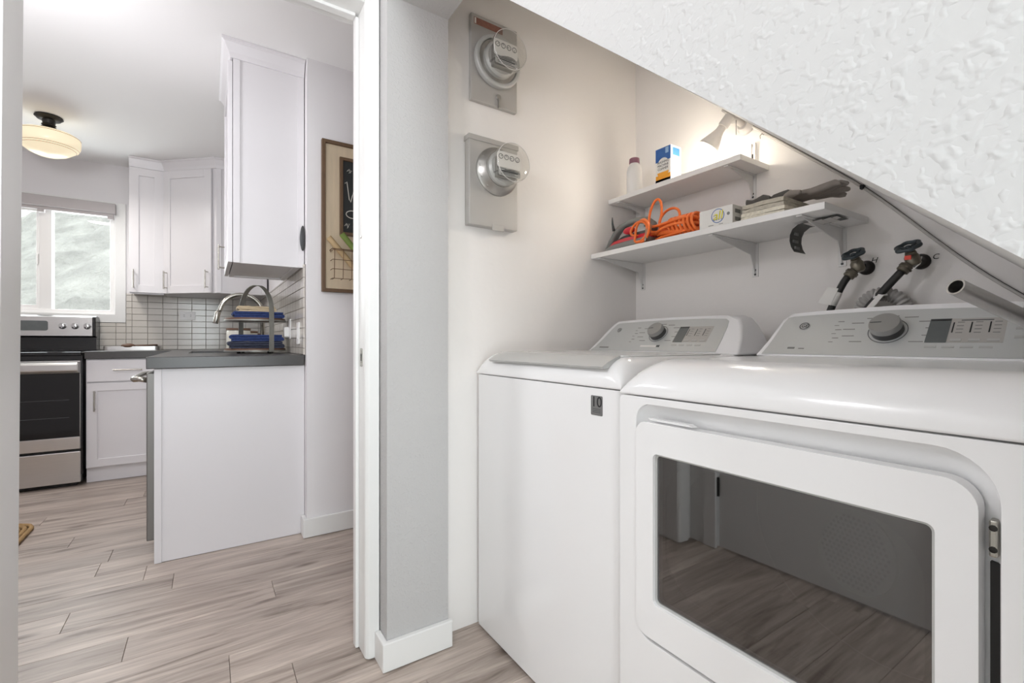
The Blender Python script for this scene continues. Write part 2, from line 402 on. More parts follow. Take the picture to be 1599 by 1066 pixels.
# ---------------- hall, alcove and stair walls
def slope_front(y): return 0.992 + 0.891 * y
def slope_back(y): return 0.94 + 0.92 * y
yr = -0.05
poly = [(1.475, 0), (1.475, CEIL), (-1.3, CEIL), (-1.3, 0), (yr, 0), (yr, slope_front(yr)), (1.1987, 2.06), (1.39, 2.06), (1.39, 0)]
mb = MB(); mb.plate(poly, [], 'x', 0.455, 0.66)
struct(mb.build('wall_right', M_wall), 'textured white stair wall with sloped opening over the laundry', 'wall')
mb = MB(); rings = []
for i in range(13):
    y = -0.08 + (YM + 0.08) * i / 12; zf, zb = slope_front(y) - 0.002, slope_back(y)
    rings.append([(0.66, y, zf), (XB, y, zb), (XB, y, zb + 0.08), (0.66, y, zf + 0.08)])
mb.loft(rings)
o = mb.build('ceiling_alcove', M_soffit)
struct(o, 'sloped stair soffit over the washer and dryer', 'ceiling')
struct(MB().box(XB, XB + 0.1, -0.2, 1.6, 0, CEIL).build('wall_back', M_alcove), 'laundry alcove back wall behind the shelves', 'wall')
struct(MB().box(0.462, XB, YM, 1.60, 0, CEIL).build('wall_meter', M_alcove), 'alcove side wall carrying the electric meters', 'wall')
struct(MB().box(0.66, XB, -0.18, -0.08, 0, 1.2).build('wall_alcove_end', M_alcove), 'low alcove end wall beyond the dryer', 'wall')
struct(slab('y', 1.475, 1.60, -0.5, 0.462, 0, CEIL, [(DX0 - 0.018, DX1 + 0.018, -0.001, DH + 0.018)]).build('wall_doorway', M_trim), 'white wall around the kitchen doorway', 'wall')
D2a, D2b = 0.50, 1.34
struct(slab('x', -0.62, -0.5, -1.3, 1.475, 0, CEIL, [(D2a, D2b, -0.001, 2.05)]).build('wall_left', M_trim), 'white hall wall opposite the dryer', 'wall')
struct(slab('y', -1.42, -1.3, -0.62, 0.66, 0, CEIL, [(-0.40, 0.34, -0.001, 2.10)]).build('wall_front', M_kwall), 'hall end wall', 'wall')
struct(MB().box(-0.62, XB + 0.1, -1.42, 1.60, CEIL, CEIL + 0.1).build('ceiling_hall', M_ceil), 'white hall ceiling', 'ceiling')

# ---------------- kitchen shell
KY, KX, CY = 4.98, 0.42, 2.55     # kitchen back wall, right wall, corridor wall plane
WX0, WX1, WZ0, WZ1 = -1.505, -0.645, 1.225, 2.075
wkb = struct(slab('y', KY, KY + 0.14, -2.6, 0.60, 0, CEIL, [(WX0, WX1, WZ0, WZ1)]).build('wall_kitchen_back', M_kwall), 'white kitchen wall with window and tile backsplash', 'wall')
wkr = struct(MB().box(KX, KX + 0.12, CY, KY, 0, CEIL).build('wall_kitchen_right', M_kwall), 'white kitchen partition wall with tile backsplash', 'wall')
struct(MB().box(KX + 0.12, 2.2, CY, CY + 0.12, 0, CEIL).build('wall_corridor', M_kwall), 'white wall behind the framed chalkboard', 'wall')
struct(MB().box(-2.72, -2.6, 1.475, KY + 0.14, 0, CEIL).build('wall_kitchen_left', M_kwall), 'kitchen side wall', 'wall')
struct(MB().box(-2.72, -0.5, 1.475, 1.60, 0, CEIL).build('wall_kitchen_front', M_kwall), 'kitchen wall beside the doorway', 'wall')
struct(MB().box(XB + 0.1, 2.2, 1.475, 1.60, 0, CEIL).build('wall_corridor_near', M_kwall), 'corridor wall', 'wall')
struct(MB().box(2.2, 2.3, 1.475, CY + 0.12, 0, CEIL).build('wall_corridor_end', M_kwall), 'corridor end wall', 'wall')
struct(MB().box(-2.72, 2.3, 1.60, KY + 0.14, CEIL, CEIL + 0.1).build('ceiling', M_ceil), 'white kitchen ceiling', 'ceiling')

# tiles: 0.103 x 0.0525 stack bond
tx, tz = 0.103, 0.0525
def tile_mesh(ax, w, h):
    mb = MB(); g = 0.0011; r = 0.0018
    a0, a1, b0, b1 = -w / 2 + g, w / 2 - g, -h / 2 + g, h / 2 - g
    m = AX[ax]
    return mb.loft([[m(a, b, 0) for a, b in ((a0, b0), (a1, b0), (a1, b1), (a0, b1))], [m(a, b, -0.005) for a, b in ((a0, b0), (a1, b0), (a1, b1), (a0, b1))],
                    [m(a, b, -0.0068) for a, b in ((a0 + r, b0 + r), (a1 - r, b0 + r), (a1 - r, b1 - r), (a0 + r, b1 - r))]])
def tiles(ax, parent, d, A0, A1, Z0, Z1, a_ref, skip=None):
    pr = {}
    i0 = math.floor((A0 - a_ref) / tx) - 1
    for i in range(i0, i0 + 60):
        a, b = max(a_ref + i * tx, A0), min(a_ref + (i + 1) * tx, A1)
        if b - a < 0.012: continue
        for k in range(0, 14):
            z0, z1 = max(0.913 + k * tz, Z0), min(0.913 + (k + 1) * tz, Z1)
            if z1 - z0 < 0.006: continue
            if skip and skip((a + b) / 2, (z0 + z1) / 2): continue
            key = (round(b - a, 3), round(z1 - z0, 3)); loc = AX[ax]((a + b) / 2, (z0 + z1) / 2, d)
            if key not in pr:
                pr[key] = tile_mesh(ax, b - a, z1 - z0).build('tile', M_tile, parent); pr[key].location = loc
            else: dup(pr[key], parent, loc)
gb = MB().plate([(-0.76, 0.93), (KX, 0.93), (KX, 1.40), (-0.574, 1.40), (-0.574, 1.154), (-0.76, 1.154)], [], 'y', KY - 0.004, KY).build('grout_bed', M_grout, wkb)
tiles('y', wkb, KY - 0.004, -0.76, -0.574, 0.931, 1.154, -0.536)
tiles('y', wkb, KY - 0.004, -0.574, KX - 0.01, 0.931, 1.40, -0.536)
MB().box(KX - 0.004, KX, 2.59, KY - 0.011, 0.93, 1.40).build('grout_bed', M_grout, wkr)
tiles('x', wkr, KX - 0.004, 2.59, KY - 0.012, 0.931, 1.40, 2.59)

# ---------------- trims, baseboards
def bb(name, parts, label):
    mb = MB()
    o = None
    for b in parts: mb.box(*b)
    return struct(mb.build(name, M_trim, bevel=0.003), label, 'baseboard')
mb = MB(); mb.prism([(0.437, 1.455), (0.437, 1.372), (0.668, 1.372), (0.668, 1.39), (0.455, 1.39), (0.455, 1.455)], 'z', 0.002, 0.088)
struct(mb.build('baseboard_right', M_trim, bevel=0.003), 'white baseboard wrapping the foot of the stair wall pillar', 'baseboard')
mb = MB(); mb.prism([(0.40, 2.612), (0.40, 2.535), (2.2, 2.535), (2.2, 2.55), (0.42, 2.55), (0.42, 2.612)], 'z', 0.002, 0.098)
struct(mb.build('baseboard_corridor', M_trim, bevel=0.003), 'white baseboard under the framed chalkboard', 'baseboard')
# kitchen doorway
dr = bpy.data.objects.new('door_1', None); COL.objects.link(dr); dr.location = (0.01, 1.53, 0); struct(dr, 'white cased doorway to the kitchen', 'doorway')
MB().box(DX1, DX1 + 0.017, 1.470, 1.605, 0.003, DH).build('jamb', M_trim, dr, bevel=0.002)
mb = MB(); rr = []
for z, sh in ((0.003, -0.004), (DH, 0.009)):
    rr.append([(DX0 - 0.017 + sh, 1.470, z), (DX0 + sh, 1.470, z), (DX0 + sh, 1.605, z), (DX0 - 0.017 + sh, 1.605, z)])
mb.loft(rr).build('jamb', M_trim, dr, bevel=0.002)
MB().box(DX0 - 0.017, DX1 + 0.017, 1.470, 1.605, DH, DH + 0.017).build('head_jamb', M_trim, dr, bevel=0.002)
MB().box(DX1 - 0.011, DX1, 1.535, 1.565, 0.003, DH - 0.011).build('door_stop', M_trim, dr, bevel=0.002)
MB().box(DX0 + 0.012, DX1 - 0.0115, 1.535, 1.565, DH - 0.011, DH).build('door_stop', M_trim, dr, bevel=0.002)
mb = MB(); mb.prism([(DX1 + 0.001, 1.475), (DX1 + 0.001, 1.466), (DX1 + 0.010, 1.458), (0.452, 1.455), (0.452, 1.475)], 'z', 0.003, DH + 0.05)
mb.build('casing', M_trim, dr, bevel=0.002)
mb = MB(); mb.prism([(DX0 - 0.006, 1.475), (DX0 - 0.006, 1.466), (DX0 - 0.016, 1.458), (DX0 - 0.07, 1.455), (DX0 - 0.07, 1.475)], 'z', 0.003, DH + 0.05)
mb.build('casing', M_trim, dr, bevel=0.002)
mb = MB(); mb.prism([(1.475, DH + 0.004), (1.466, DH + 0.004), (1.458, DH + 0.014), (1.455, DH + 0.066), (1.475, DH + 0.066)], 'x', DX0 - 0.07, 0.4525)
mb.build('casing', M_trim, dr, bevel=0.002)
# kitchen-side casing
MB().box(DX1 + 0.004, DX1 + 0.06, 1.60, 1.615, 0.003, DH + 0.06).build('casing', M_trim, dr, bevel=0.003)
MB().box(DX0 - 0.06, DX0 - 0.004, 1.60, 1.615, 0.003, DH + 0.06).build('casing', M_trim, dr, bevel=0.003)
sp = MB().plate(rrect(1.492, 1.520, 0.920, 0.978, 0.006), [rrect(1.500, 1.511, 0.938, 0.960, 0.002)], 'x', DX1 - 0.0015, DX1 + 0.0005).build('strike_plate', M_steelv, dr)
sp['label'] = 'brushed metal strike plate'
MB().box(DX1 - 0.0008, DX1 + 0.0002, 1.499, 1.512, 0.937, 0.961).build('latch_hole', M_doorgap, sp)
mb = MB(); mb.sphere((DX1 - 0.001, 1.51, 1.335), 0.004, (0.5, 1.6, 1), 10, 6); mb.build('screw', M_steelv, dr)
# closed door on the opposite hall wall (seen mirrored in the dryer glass)
d2 = bpy.data.objects.new('door_2', None); COL.objects.link(d2); d2.location = (-0.53, (D2a + D2b) / 2, 0); struct(d2, 'white flush door across the hall', 'door')
MB().box(-0.545, -0.505, D2a + 0.02, D2b - 0.02, 0.012, 2.035).build('slab', M_trim, d2, bevel=0.003)
for y0, y1 in ((D2a - 0.05, D2a + 0.016), (D2b - 0.016, D2b + 0.05)):
    MB().box(-0.498, -0.482, y0, y1, 0.003, 2.10).build('casing', M_trim, d2, bevel=0.004)
MB().box(-0.498, -0.482, D2a + 0.0165, D2b - 0.0165, 2.034, 2.10).build('casing', M_trim, d2, bevel=0.004)
for z in (0.30, 1.02, 1.75):
    mb = MB(); mb.cyl((-0.497, D2b - 0.022, z - 0.045), (-0.497, D2b - 0.022, z + 0.045), 0.006, 10); mb.build('hinge', M_darkmet, d2, smooth=True)
mb = MB(); mb.lathe([(0, 0.026), (0.006, 0.026), (0.010, 0.012), (0.03, 0.011), (0.036, 0.024), (0.052, 0.028), (0.064, 0.022), (0.068, 0.004)], (-0.505, D2a + 0.085, 0.96), (1, 0, 0)); mb.build('door_knob', M_steelv, d2, smooth=True)

# glazed door added behind the camera to go with the fill light
d3 = bpy.data.objects.new('added_door', None); COL.objects.link(d3); d3.location = (-0.03, -1.36, 0); struct(d3, 'white glazed door added out of view at the hall end for fill light', 'door')
MB().plate([(-0.395, 0.01), (0.335, 0.01), (0.335, 2.09), (-0.395, 2.09)], [[(-0.345, 0.24), (0.285, 0.24), (0.285, 2.04), (-0.345, 2.04)]], 'y', -1.365, -1.325).build('stiles', M_trim, d3, bevel=0.003)
MB().box(-0.346, 0.286, -1.348, -1.343, 0.239, 2.041).build('pane', M_winglass, d3)
# ---------------- kitchen window
wn = bpy.data.objects.new('window_1', None); COL.objects.link(wn); wn.location = (-1.06, KY, WZ0); struct(wn, 'white sliding kitchen window with two panes', 'window')
MB().plate([(-1.575, 1.155), (-0.575, 1.155), (-0.575, 2.14), (-1.575, 2.14)], [[(WX0, WZ0), (WX1, WZ0), (WX1, WZ1), (WX0, WZ1)]], 'y', KY - 0.016, KY + 0.0005).build('window_trim', M_trim, wn, bevel=0.003)
MB().plate([(WX0, WZ0), (WX1, WZ0), (WX1, WZ1), (WX0, WZ1)], [[(WX0 + 0.035, WZ0 + 0.03), (WX1 - 0.035, WZ0 + 0.03), (WX1 - 0.035, WZ1 - 0.04), (WX0 + 0.035, WZ1 - 0.04)]], 'y', KY + 0.02, KY + 0.11).build('window_frame', M_white, wn, bevel=0.003)
MB().box(-1.102, -1.028, KY + 0.03, KY + 0.10, WZ0 + 0.028, WZ1 - 0.038).build('mullion', M_white, wn, bevel=0.004)
MB().plate([(WX0 + 0.036, WZ0 + 0.031), (-1.098, WZ0 + 0.031), (-1.098, WZ1 - 0.041), (WX0 + 0.036, WZ1 - 0.041)], [[(WX0 + 0.06, WZ0 + 0.06), (-1.12, WZ0 + 0.06), (-1.12, WZ1 - 0.065), (WX0 + 0.06, WZ1 - 0.065)]], 'y', KY + 0.045, KY + 0.07).build('sliding_sash', M_white, wn, bevel=0.002)
MB().box(WX0 + 0.058, -1.118, KY + 0.055, KY + 0.059, WZ0 + 0.058, WZ1 - 0.063).build('pane', M_winglass, wn)
MB().box(-1.03, WX1 - 0.033, KY + 0.075, KY + 0.079, WZ0 + 0.028, WZ1 - 0.038).build('pane', M_winglass, wn)
mb = MB(); mb.box(-1.116, -1.104, KY + 0.022, KY + 0.05, 1.60, 1.68); mb.build('latch', M_white, wn, bevel=0.004)
sh = thing('roller_shade', 'grey roller shade box rolled up above the window', 'window shade', (-1.06, KY - 0.05, 2.02))
mb = MB(); mb.prism(rrect(KY - 0.075, KY - 0.017, 2.035, 2.118, 0.008, 3), 'x', -1.56, -0.636); mb.build('cassette', M_shadebox, sh, smooth=True)
MB().box(-1.55, -0.646, KY - 0.055, KY - 0.040, 2.012, 2.036).build('hem_bar', M_shadebox, sh, bevel=0.003)
for x in (-0.668, -1.075):
    MB().box(x - 0.02, x + 0.02, KY - 0.05, KY - 0.0165, 1.992, 2.034).build('end_bracket', M_shadebox, sh, bevel=0.003)

# ---------------- outside
from mathutils import noise as mn
def hill(u, v):
    x = -16 + 26 * u; y = 6.6 + 12 * v
    crest = 6.3 + max(-3.6, min(1.5, (x + 2.7) * 1.25))
    z = -0.4 + (crest + 0.4) * (v ** 0.85)
    n = mn.fractal(Vector((x * 0.9, y * 0.9, 0)), 0.9, 2.1, 5)
    return (x, y, z + 0.28 * n + 0.12 * mn.noise(Vector((x * 3.1, y * 3.1, 4))))
mb = MB(); mb.grid(hill, 110, 60)
tag(mb.build('hillside', M_hill, smooth='all'), 'pale shrubby hillside rising outside the kitchen window', 'hill', kind='stuff')

# ================================================================== KITCHEN
def shaker(parent, name, ax, d, a0, a1, b0, b1, sgn=-1, rail=0.055, t=0.019):
    """shaker door as a frame with a recessed panel; faces sgn along ax from plane d"""
    fr = MB().plate([(a0, b0), (a1, b0), (a1, b1), (a0, b1)], [[(a0 + rail, b0 + rail), (a1 - rail, b0 + rail), (a1 - rail, b1 - rail), (a0 + rail, b1 - rail)]], ax, d + sgn * t, d).build(name, M_cab, parent, bevel=0.0015)
    m = MB(); m.prism([(a0 + rail - 0.005, b0 + rail - 0.005), (a1 - rail + 0.005, b0 + rail - 0.005), (a1 - rail + 0.005, b1 - rail + 0.005), (a0 + rail - 0.005, b1 - rail + 0.005)], ax, d + sgn * (t - 0.009), d + sgn * 0.001)
    m.build('panel', M_cab, fr)
    return fr
def bar_pull(parent, p, q, out, r=0.005, stand=0.03):
    p = Vector(p); q = Vector(q); out = Vector(out).normalized(); mb = MB(); d = (q - p).normalized()
    mb.cyl(p + out * stand - d * 0.012, q + out * stand + d * 0.012, r, 10)
    mb.cyl(p, p + out * stand, r * 0.8, 8); mb.cyl(q, q + out * stand, r * 0.8, 8)
    h = mb.build('handle', M_steelv, parent, smooth=True); h['label'] = 'brushed nickel bar handle'; return h

# base cabinet beside the range
bc = thing('base_cabinet', 'white shaker base cabinet with one drawer beside the range', 'cabinet', (-0.48, 4.66, 0.0))
MB().box(-0.722, -0.238, 4.365, 4.965, 0.105, 0.876).build('body', M_cab, bc)
MB().box(-0.722, -0.238, 4.385, 4.405, 0.002, 0.105).build('toe_kick', M_cab, bc)
dw_ = MB().box(-0.715, -0.245, 4.346, 4.365, 0.715, 0.868).build('drawer', M_cab, bc, bevel=0.002)
bar_pull(dw_, (-0.56, 4.346, 0.797), (-0.42, 4.346, 0.797), (0, -1, 0))
do_ = shaker(bc, 'door', 'y', 4.365, -0.715, -0.245, 0.112, 0.704)
bar_pull(do_, (-0.672, 4.346, 0.52), (-0.672, 4.346, 0.64), (0, -1, 0))
# sink run along the partition wall
sr = thing('sink_cabinet', 'white peninsula cabinet with a plain end panel facing the doorway', 'cabinet', (0.1, 3.3, 0))
MB().box(-0.19, 0.4185, 2.618, 2.634, 0.002, 0.876).build('end_panel', M_cab, sr, bevel=0.001)
MB().box(-0.205, -0.178, 2.612, 2.65, 0.002, 0.876).build('end_stile', M_cab, sr, bevel=0.001)
MB().box(-0.19, 0.40, 3.27, 4.36, 0.105, 0.69).build('body', M_cab, sr)
MB().box(-0.19, -0.172, 3.27, 4.36, 0.69, 0.876).build('apron', M_cab, sr)
MB().box(-0.15, -0.13, 3.27, 4.36, 0.002, 0.105).build('toe_kick', M_cab, sr)
for y0, y1 in ((3.28, 3.72), (3.73, 4.17)):
    d = shaker(sr, 'door', 'x', -0.19, y0, y1, 0.112, 0.868)
# dishwasher
dwm = thing('dishwasher', 'dark stainless dishwasher set behind the peninsula end panel', 'dishwasher', (0.05, 2.95, 0.0))
MB().box(-0.195, 0.38, 2.652, 3.262, 0.09, 0.872).build('tub', M_dark, dwm)
MB().box(-0.236, -0.197, 2.655, 3.258, 0.095, 0.858).build('door', mat('dark_stainless', (122, 119, 116), 0.4, 0.7, bump=(60, 0.03)), dwm, bevel=0.004)
MB().box(-0.16, -0.14, 2.66, 3.25, 0.004, 0.09).build('kick_plate', M_black, dwm)
mb = MB(); pth = [(-0.236, 2.70, 0.822), (-0.262, 2.70, 0.828), (-0.284, 2.715, 0.826), (-0.292, 2.76, 0.826), (-0.292, 3.15, 0.826), (-0.284, 3.20, 0.826), (-0.262, 3.215, 0.828), (-0.236, 3.215, 0.822)]
mb.tube(pth, 0.0125, 10); mb.build('handle', M_steelv, dwm, smooth='all')
# countertops
def top_slab(cells, z0, z1, name):
    mb = MB(); return mb
ct = slab('z', 0.878, 0.931, -0.232, 0.414, 2.59, 4.968, [(-0.10, 0.26, 3.32, 3.98)]).build('countertop', M_counter, bevel=0.003)
tag(ct, 'dark grey quartz countertop around the sink on the peninsula', 'countertop')
ct2 = MB().box(-0.726, -0.2325, 4.335, 4.968, 0.878, 0.931).build('countertop', M_counter, bevel=0.003)
tag(ct2, 'short dark grey countertop between the range and the corner', 'countertop')
sk = thing('sink', 'undermount steel sink sunk in the peninsula countertop', 'sink', (0.08, 3.65, 0.70))
mb = MB()
rings = []
for z, g in ((0.878, -0.012), (0.876, 0.0), (0.72, 0.004), (0.705, 0.02)):
    rings.append([(a, b, z) for a, b in rrect(-0.10 + g, 0.26 - g, 3.32 + g, 3.98 - g, 0.03, 5)])
mb.loft(rings, cap0=False); so = mb.build('bowl', M_steel, sk, smooth=True)
mb = MB(); mb.lathe([(0, 0.04), (0.003, 0.04), (0.003, 0.03), (0.001, 0.001)], (0.08, 3.65, 0.7055)); mb.build('drain', M_chrome, sk, smooth=True)
# faucet
fa = thing('faucet', 'brushed nickel gooseneck faucet behind the tiered tray', 'faucet', (0.315, 3.65, 0.931))
mb = MB(); mb.lathe([(0, 0.030), (0.008, 0.030), (0.014, 0.022), (0.05, 0.019), (0.10, 0.018), (0.105, 0.014)], (0.315, 3.65, 0.931)); mb.build('base', M_steelv, fa, smooth=True)
pth = [(0.315, 3.65, 1.03), (0.315, 3.65, 1.17)]
for i in range(1, 17):
    t = PI * i / 16 * 0.93; pth.append((0.188 + 0.127 * math.cos(t), 3.65, 1.185 + 0.135 * math.sin(t)))
pth.append((0.052, 3.65, 1.19))
mb = MB(); mb.tube(pth, 0.0135, 12); mb.build('neck', M_steelv, fa, smooth='all')
mb = MB(); mb.lathe([(0, 0.0145), (0.004, 0.017), (0.075, 0.0165), (0.08, 0.014)], (0.053, 3.65, 1.198), (-0.16, 0, -0.75)); mb.build('spray_head', M_steelv, fa, smooth=True)
mb = MB(); mb.tube([(0.333, 3.65, 1.0), (0.352, 3.63, 1.02), (0.375, 3.60, 1.06)], [0.008, 0.007, 0.005], 10); mb.build('lever', M_steelv, fa, smooth='all')

# tiered tray
TX, TY = 0.235, 3.15
tt = thing('tiered_tray', 'two tier round wooden tray stand with a metal strap handle', 'tray stand', (TX, TY, 0.931))
for z, r in ((0.946, 0.163), (1.122, 0.163)):
    mb = MB(); mb.lathe([(0, r - 0.004), (0.014, r - 0.004), (0.014, 0.002)], (TX, TY, z), n=40); pl = mb.build('tray', M_wood, tt, smooth=True)
    mb = MB(); mb.plate(circle(TX, TY, r, 40), [circle(TX, TY, r - 0.0035, 40)], 'z', z - 0.003, z + 0.004); mb.build('rim', M_galvst, pl, smooth=True)
wv = Vector((-0.41, 0.912, 0)); pv = Vector((0.912, 0.41, 0))
pth = [(0.168, 0.94), (0.168, 1.05)] + [(0.168 * math.cos(PI * i / 24), 1.17 + 0.165 * math.sin(PI * i / 24)) for i in range(25)] + [(-0.168, 1.05), (-0.168, 0.94)]
mb = MB(); rings = []
for i, (w_, z_) in enumerate(pth):
    a_, b_ = pth[max(i - 1, 0)], pth[min(i + 1, len(pth) - 1)]; q = Vector((b_[0] - a_[0], b_[1] - a_[1])).normalized(); nn = wv * (-q.y) + Vector((0, 0, q.x))
    P0 = Vector((TX, TY, z_)) + wv * w_; rings.append([P0 - pv * 0.014 + nn * 0.0015, P0 + pv * 0.014 + nn * 0.0015, P0 + pv * 0.014 - nn * 0.0015, P0 - pv * 0.014 - nn * 0.0015])
mb.loft(rings); mb.build('strap_handle', M_galvst, tt, smooth=True)
for a in range(4):
    x, y = TX + 0.11 * math.cos(a * PI / 2 + 0.6), TY + 0.11 * math.sin(a * PI / 2 + 0.6)
    mb = MB(); mb.lathe([(0, 0.008), (0.004, 0.011), (0.014, 0.009)], (x, y, 0.9315)); mb.build('foot', M_darkmet, tt, smooth=True)
def cloth(name, label, m, x0, x1, y0, y1, z0, h, layers, seed, cat='cloth', group=None):
    rnd = random.Random(seed); mb = MB()
    th = h / layers
    prof = []
    # zig-zag folded profile in the XZ plane swept along y, with soft waviness
    pts = []
    for l in range(layers):
        za = z0 + th * (l + 0.5)
        xs = [x0 + 0.006 + (x1 - x0 - 0.012) * q / 8 for q in range(9)]
        if l % 2: xs = xs[::-1]
        for x in xs: pts.append((x, za))
        if l < layers - 1:
            sg, xe = (1, x1 - 0.006) if l % 2 == 0 else (-1, x0 + 0.006)
            for q in (0.2, 0.4, 0.6, 0.8): pts.append((xe + sg * th * 0.5 * math.sin(q * PI), za + th * 0.5 * (1 - math.cos(q * PI))))
    t = th * 0.46
    ny = 9; V = []
    for side in (1, -1):
        pass
    rings = []
    for j in range(ny):
        y = y0 + (y1 - y0) * j / (ny - 1)
        up, dn = [], []
        for i, (x, z) in enumerate(pts):
            a = pts[max(i - 1, 0)]; b = pts[min(i + 1, len(pts) - 1)]; dx, dz = b[0] - a[0], b[1] - a[1]; l = math.hypot(dx, dz) or 1
            nx, nz = -dz / l, dx / l; w = 0.0030 * mn.noise(Vector((x * 40, y * 30, seed + z * 60)))
            ex = 0.004 * mn.noise(Vector((y * 25, z * 80, seed)))
            e = 0.93 if j in (0, ny - 1) else 1.0
            up.append((x + nx * t * e + ex, y + ex, z + nz * t * e + w)); dn.append((x - nx * t * e + ex, y + ex, z - nz * t * e + w))
        rings.append(up + dn[::-1])
    mb.loft(rings)
    o = mb.build(name, m, smooth=50, loc=((x0 + x1) / 2, (y0 + y1) / 2, z0))
    return tag(o, label, cat, group)
cloth('folded_cloth', 'blue folded cloth on the upper tray', M_blue, 0.118, 0.375, 3.05, 3.24, 1.137, 0.036, 3, 3)
cloth('folded_cloth', 'beige folded cloth on top of the blue one', M_beige, 0.14, 0.335, 3.07, 3.22, 1.174, 0.032, 3, 5)
cloth('folded_cloth', 'dark patterned folded cloth on the lower tray', M_navy, 0.095, 0.372, 3.04, 3.24, 0.961, 0.040, 3, 8)
cloth('folded_cloth', 'bright blue folded cloth on the lower tray', M_blue, 0.105, 0.372, 3.06, 3.23, 1.002, 0.038, 3, 11)
for i, (x, y, r, h, lb) in enumerate(((0.190, 4.09, 0.080, 0.152, 'largest of three white canisters with wooden lids behind the tray'),
                                      (0.262, 4.27, 0.070, 0.136, 'middle white canister with a wooden lid'),
                                      (0.325, 4.43, 0.060, 0.120, 'smallest white canister with a wooden lid in the corner'))):
    c = thing('canister', lb, 'canister', (x, y, 0.931), 'kitchen canisters')
    mb = MB(); mb.lathe([(0.0005, r * 0.96), (0.01, r), (h - 0.008, r), (h, r * 0.97)], (x, y, 0.931)); mb.build('jar', M_ceramic, c, smooth=True)
    mb = MB(); mb.lathe([(0, r * 0.95), (0.003, r * 1.02), (0.014, r * 1.02), (0.017, r * 0.97)], (x, y, 0.931 + h)); mb.build('lid', M_wood, c, smooth=True)
# wall plates
def wall_plate(label, ax, d, a, b, w, h, kind, group=None):
    o0 = AX[ax](a, b, d)
    t = thing('wall_plate' if kind != 'outlet' else 'wall_outlet', label, 'switch' if kind != 'outlet' else 'outlet', o0, group)
    MB().prism(rrect(a - w / 2, a + w / 2, b - h / 2, b + h / 2, 0.004, 3), ax, d - 0.006, d).build('plate', M_white, t, bevel=0.0015)
    if kind == 'outlet':
        for da in (-0.024, 0.024):
            r = MB().prism(rrect(a + da - 0.015, a + da + 0.015, b - 0.014, b + 0.014, 0.006, 3), ax, d - 0.0075, d - 0.006).build('receptacle', M_white, t)
            for dz in (-0.006, 0.006): MB().prism([(a + da - 0.005, b + dz - 0.0012), (a + da + 0.005, b + dz - 0.0012), (a + da + 0.005, b + dz + 0.0012), (a + da - 0.005, b + dz + 0.0012)], ax, d - 0.0079, d - 0.0075).build('slot', M_doorgap, r)
    elif kind == 'rocker':
        MB().prism(rrect(a - 0.016, a + 0.016, b - 0.033, b + 0.033, 0.002, 3), ax, d - 0.0085, d - 0.006).build('rocker', M_white, t)
    else:
        n = MB().prism(rrect(a - 0.022, a + 0.022, b - 0.05, b + 0.012, 0.008, 3), ax, d - 0.034, d - 0.006).build('plug_in_light', M_white, t, bevel=0.004)
        n['label'] = 'small white plug-in night light'
    return t
wall_plate('white double outlet on the back wall tiles', 'y', KY - 0.011, -0.156, 1.226, 0.115, 0.075, 'outlet')
wall_plate('white outlet plate with a plug-in night light beside the tray', 'x', KX - 0.0108, 3.06, 1.075, 0.075, 0.118, 'night')
wall_plate('white rocker switch plate nearest the peninsula end', 'x', KX - 0.0108, 2.74, 1.045, 0.075, 0.118, 'rocker')

# tray with a spoon on the short countertop
sp = thing('baking_tray', 'low dark metal tray lying on the short countertop', 'tray', (-0.50, 4.85, 0.931))
mb = MB(); mb.prism(rrect(-0.68, -0.34, 4.72, 4.94, 0.03), 'z', 0.9315, 0.936); mb.build('base', M_darkmet, sp, smooth=True)
mb = MB(); mb.plate(rrect(-0.685, -0.335, 4.715, 4.945, 0.032), [rrect(-0.680, -0.340, 4.72, 4.94, 0.030)], 'z', 0.9315, 0.962); mb.build('rim', M_steel, sp, smooth=True)
mb = MB(); mb.sphere((-0.535, 4.74, 0.9665), 0.045, (1, 0.8, 0.42)); mb.tube([(-0.50, 4.75, 0.966), (-0.42, 4.80, 0.968), (-0.36, 4.85, 0.97)], [0.009, 0.007, 0.008], 8)
tag(mb.build('wooden_spoon', M_wood, smooth='all', loc=(-0.5, 4.75, 0.95)), 'brown wooden spoon across the dark metal tray', 'spoon')

# range
rg = thing('kitchen_range', 'stainless electric range with black oven window under the window', 'range', (-1.118, 4.65, 0.0))
RX0, RX1 = -1.497, -0.738
MB().box(RX0, RX1, 4.345, 4.955, 0.026, 0.905).build('body', M_black, rg, bevel=0.003)
MB().box(RX0 + 0.03, RX1 - 0.03, 4.36, 4.93, 0.0, 0.026).build('plinth', M_black, rg)
MB().box(RX0, RX1, 4.32, 4.85, 0.905, 0.928).build('cooktop', M_blackgl, rg, bevel=0.005)
for (x, y, r) in ((-1.31, 4.47, 0.1), (-0.93, 4.47, 0.085), (-1.31, 4.72, 0.075), (-0.93, 4.72, 0.1)):
    mb = MB(); mb.plate(circle(x, y, r, 40), [circle(x, y, r - 0.003, 40)], 'z', 0.9281, 0.9286); mb.build('burner_ring', M_ink, rg)
MB().box(RX0, RX1, 4.335, 4.345, 0.871, 0.903).build('front_trim', M_black, rg, bevel=0.002)
od = MB().plate([(RX0 + 0.004, 0.262), (RX1 - 0.004, 0.262), (RX1 - 0.004, 0.868), (RX0 + 0.004, 0.868)], [rrect(RX0 + 0.006, RX1 - 0.006, 0.345, 0.785, 0.003)], 'y', 4.303, 4.344).build('oven_door', M_steel, rg, bevel=0.003)
MB().box(RX0 + 0.0055, RX1 - 0.0055, 4.306, 4.320, 0.3455, 0.7845).build('oven_window', M_blackgl, od)
for z in (0.48, 0.60):
    MB().box(RX0 + 0.06, RX1 - 0.06, 4.3045, 4.3058, z, z + 0.003).build('rack_line', M_ink, od)
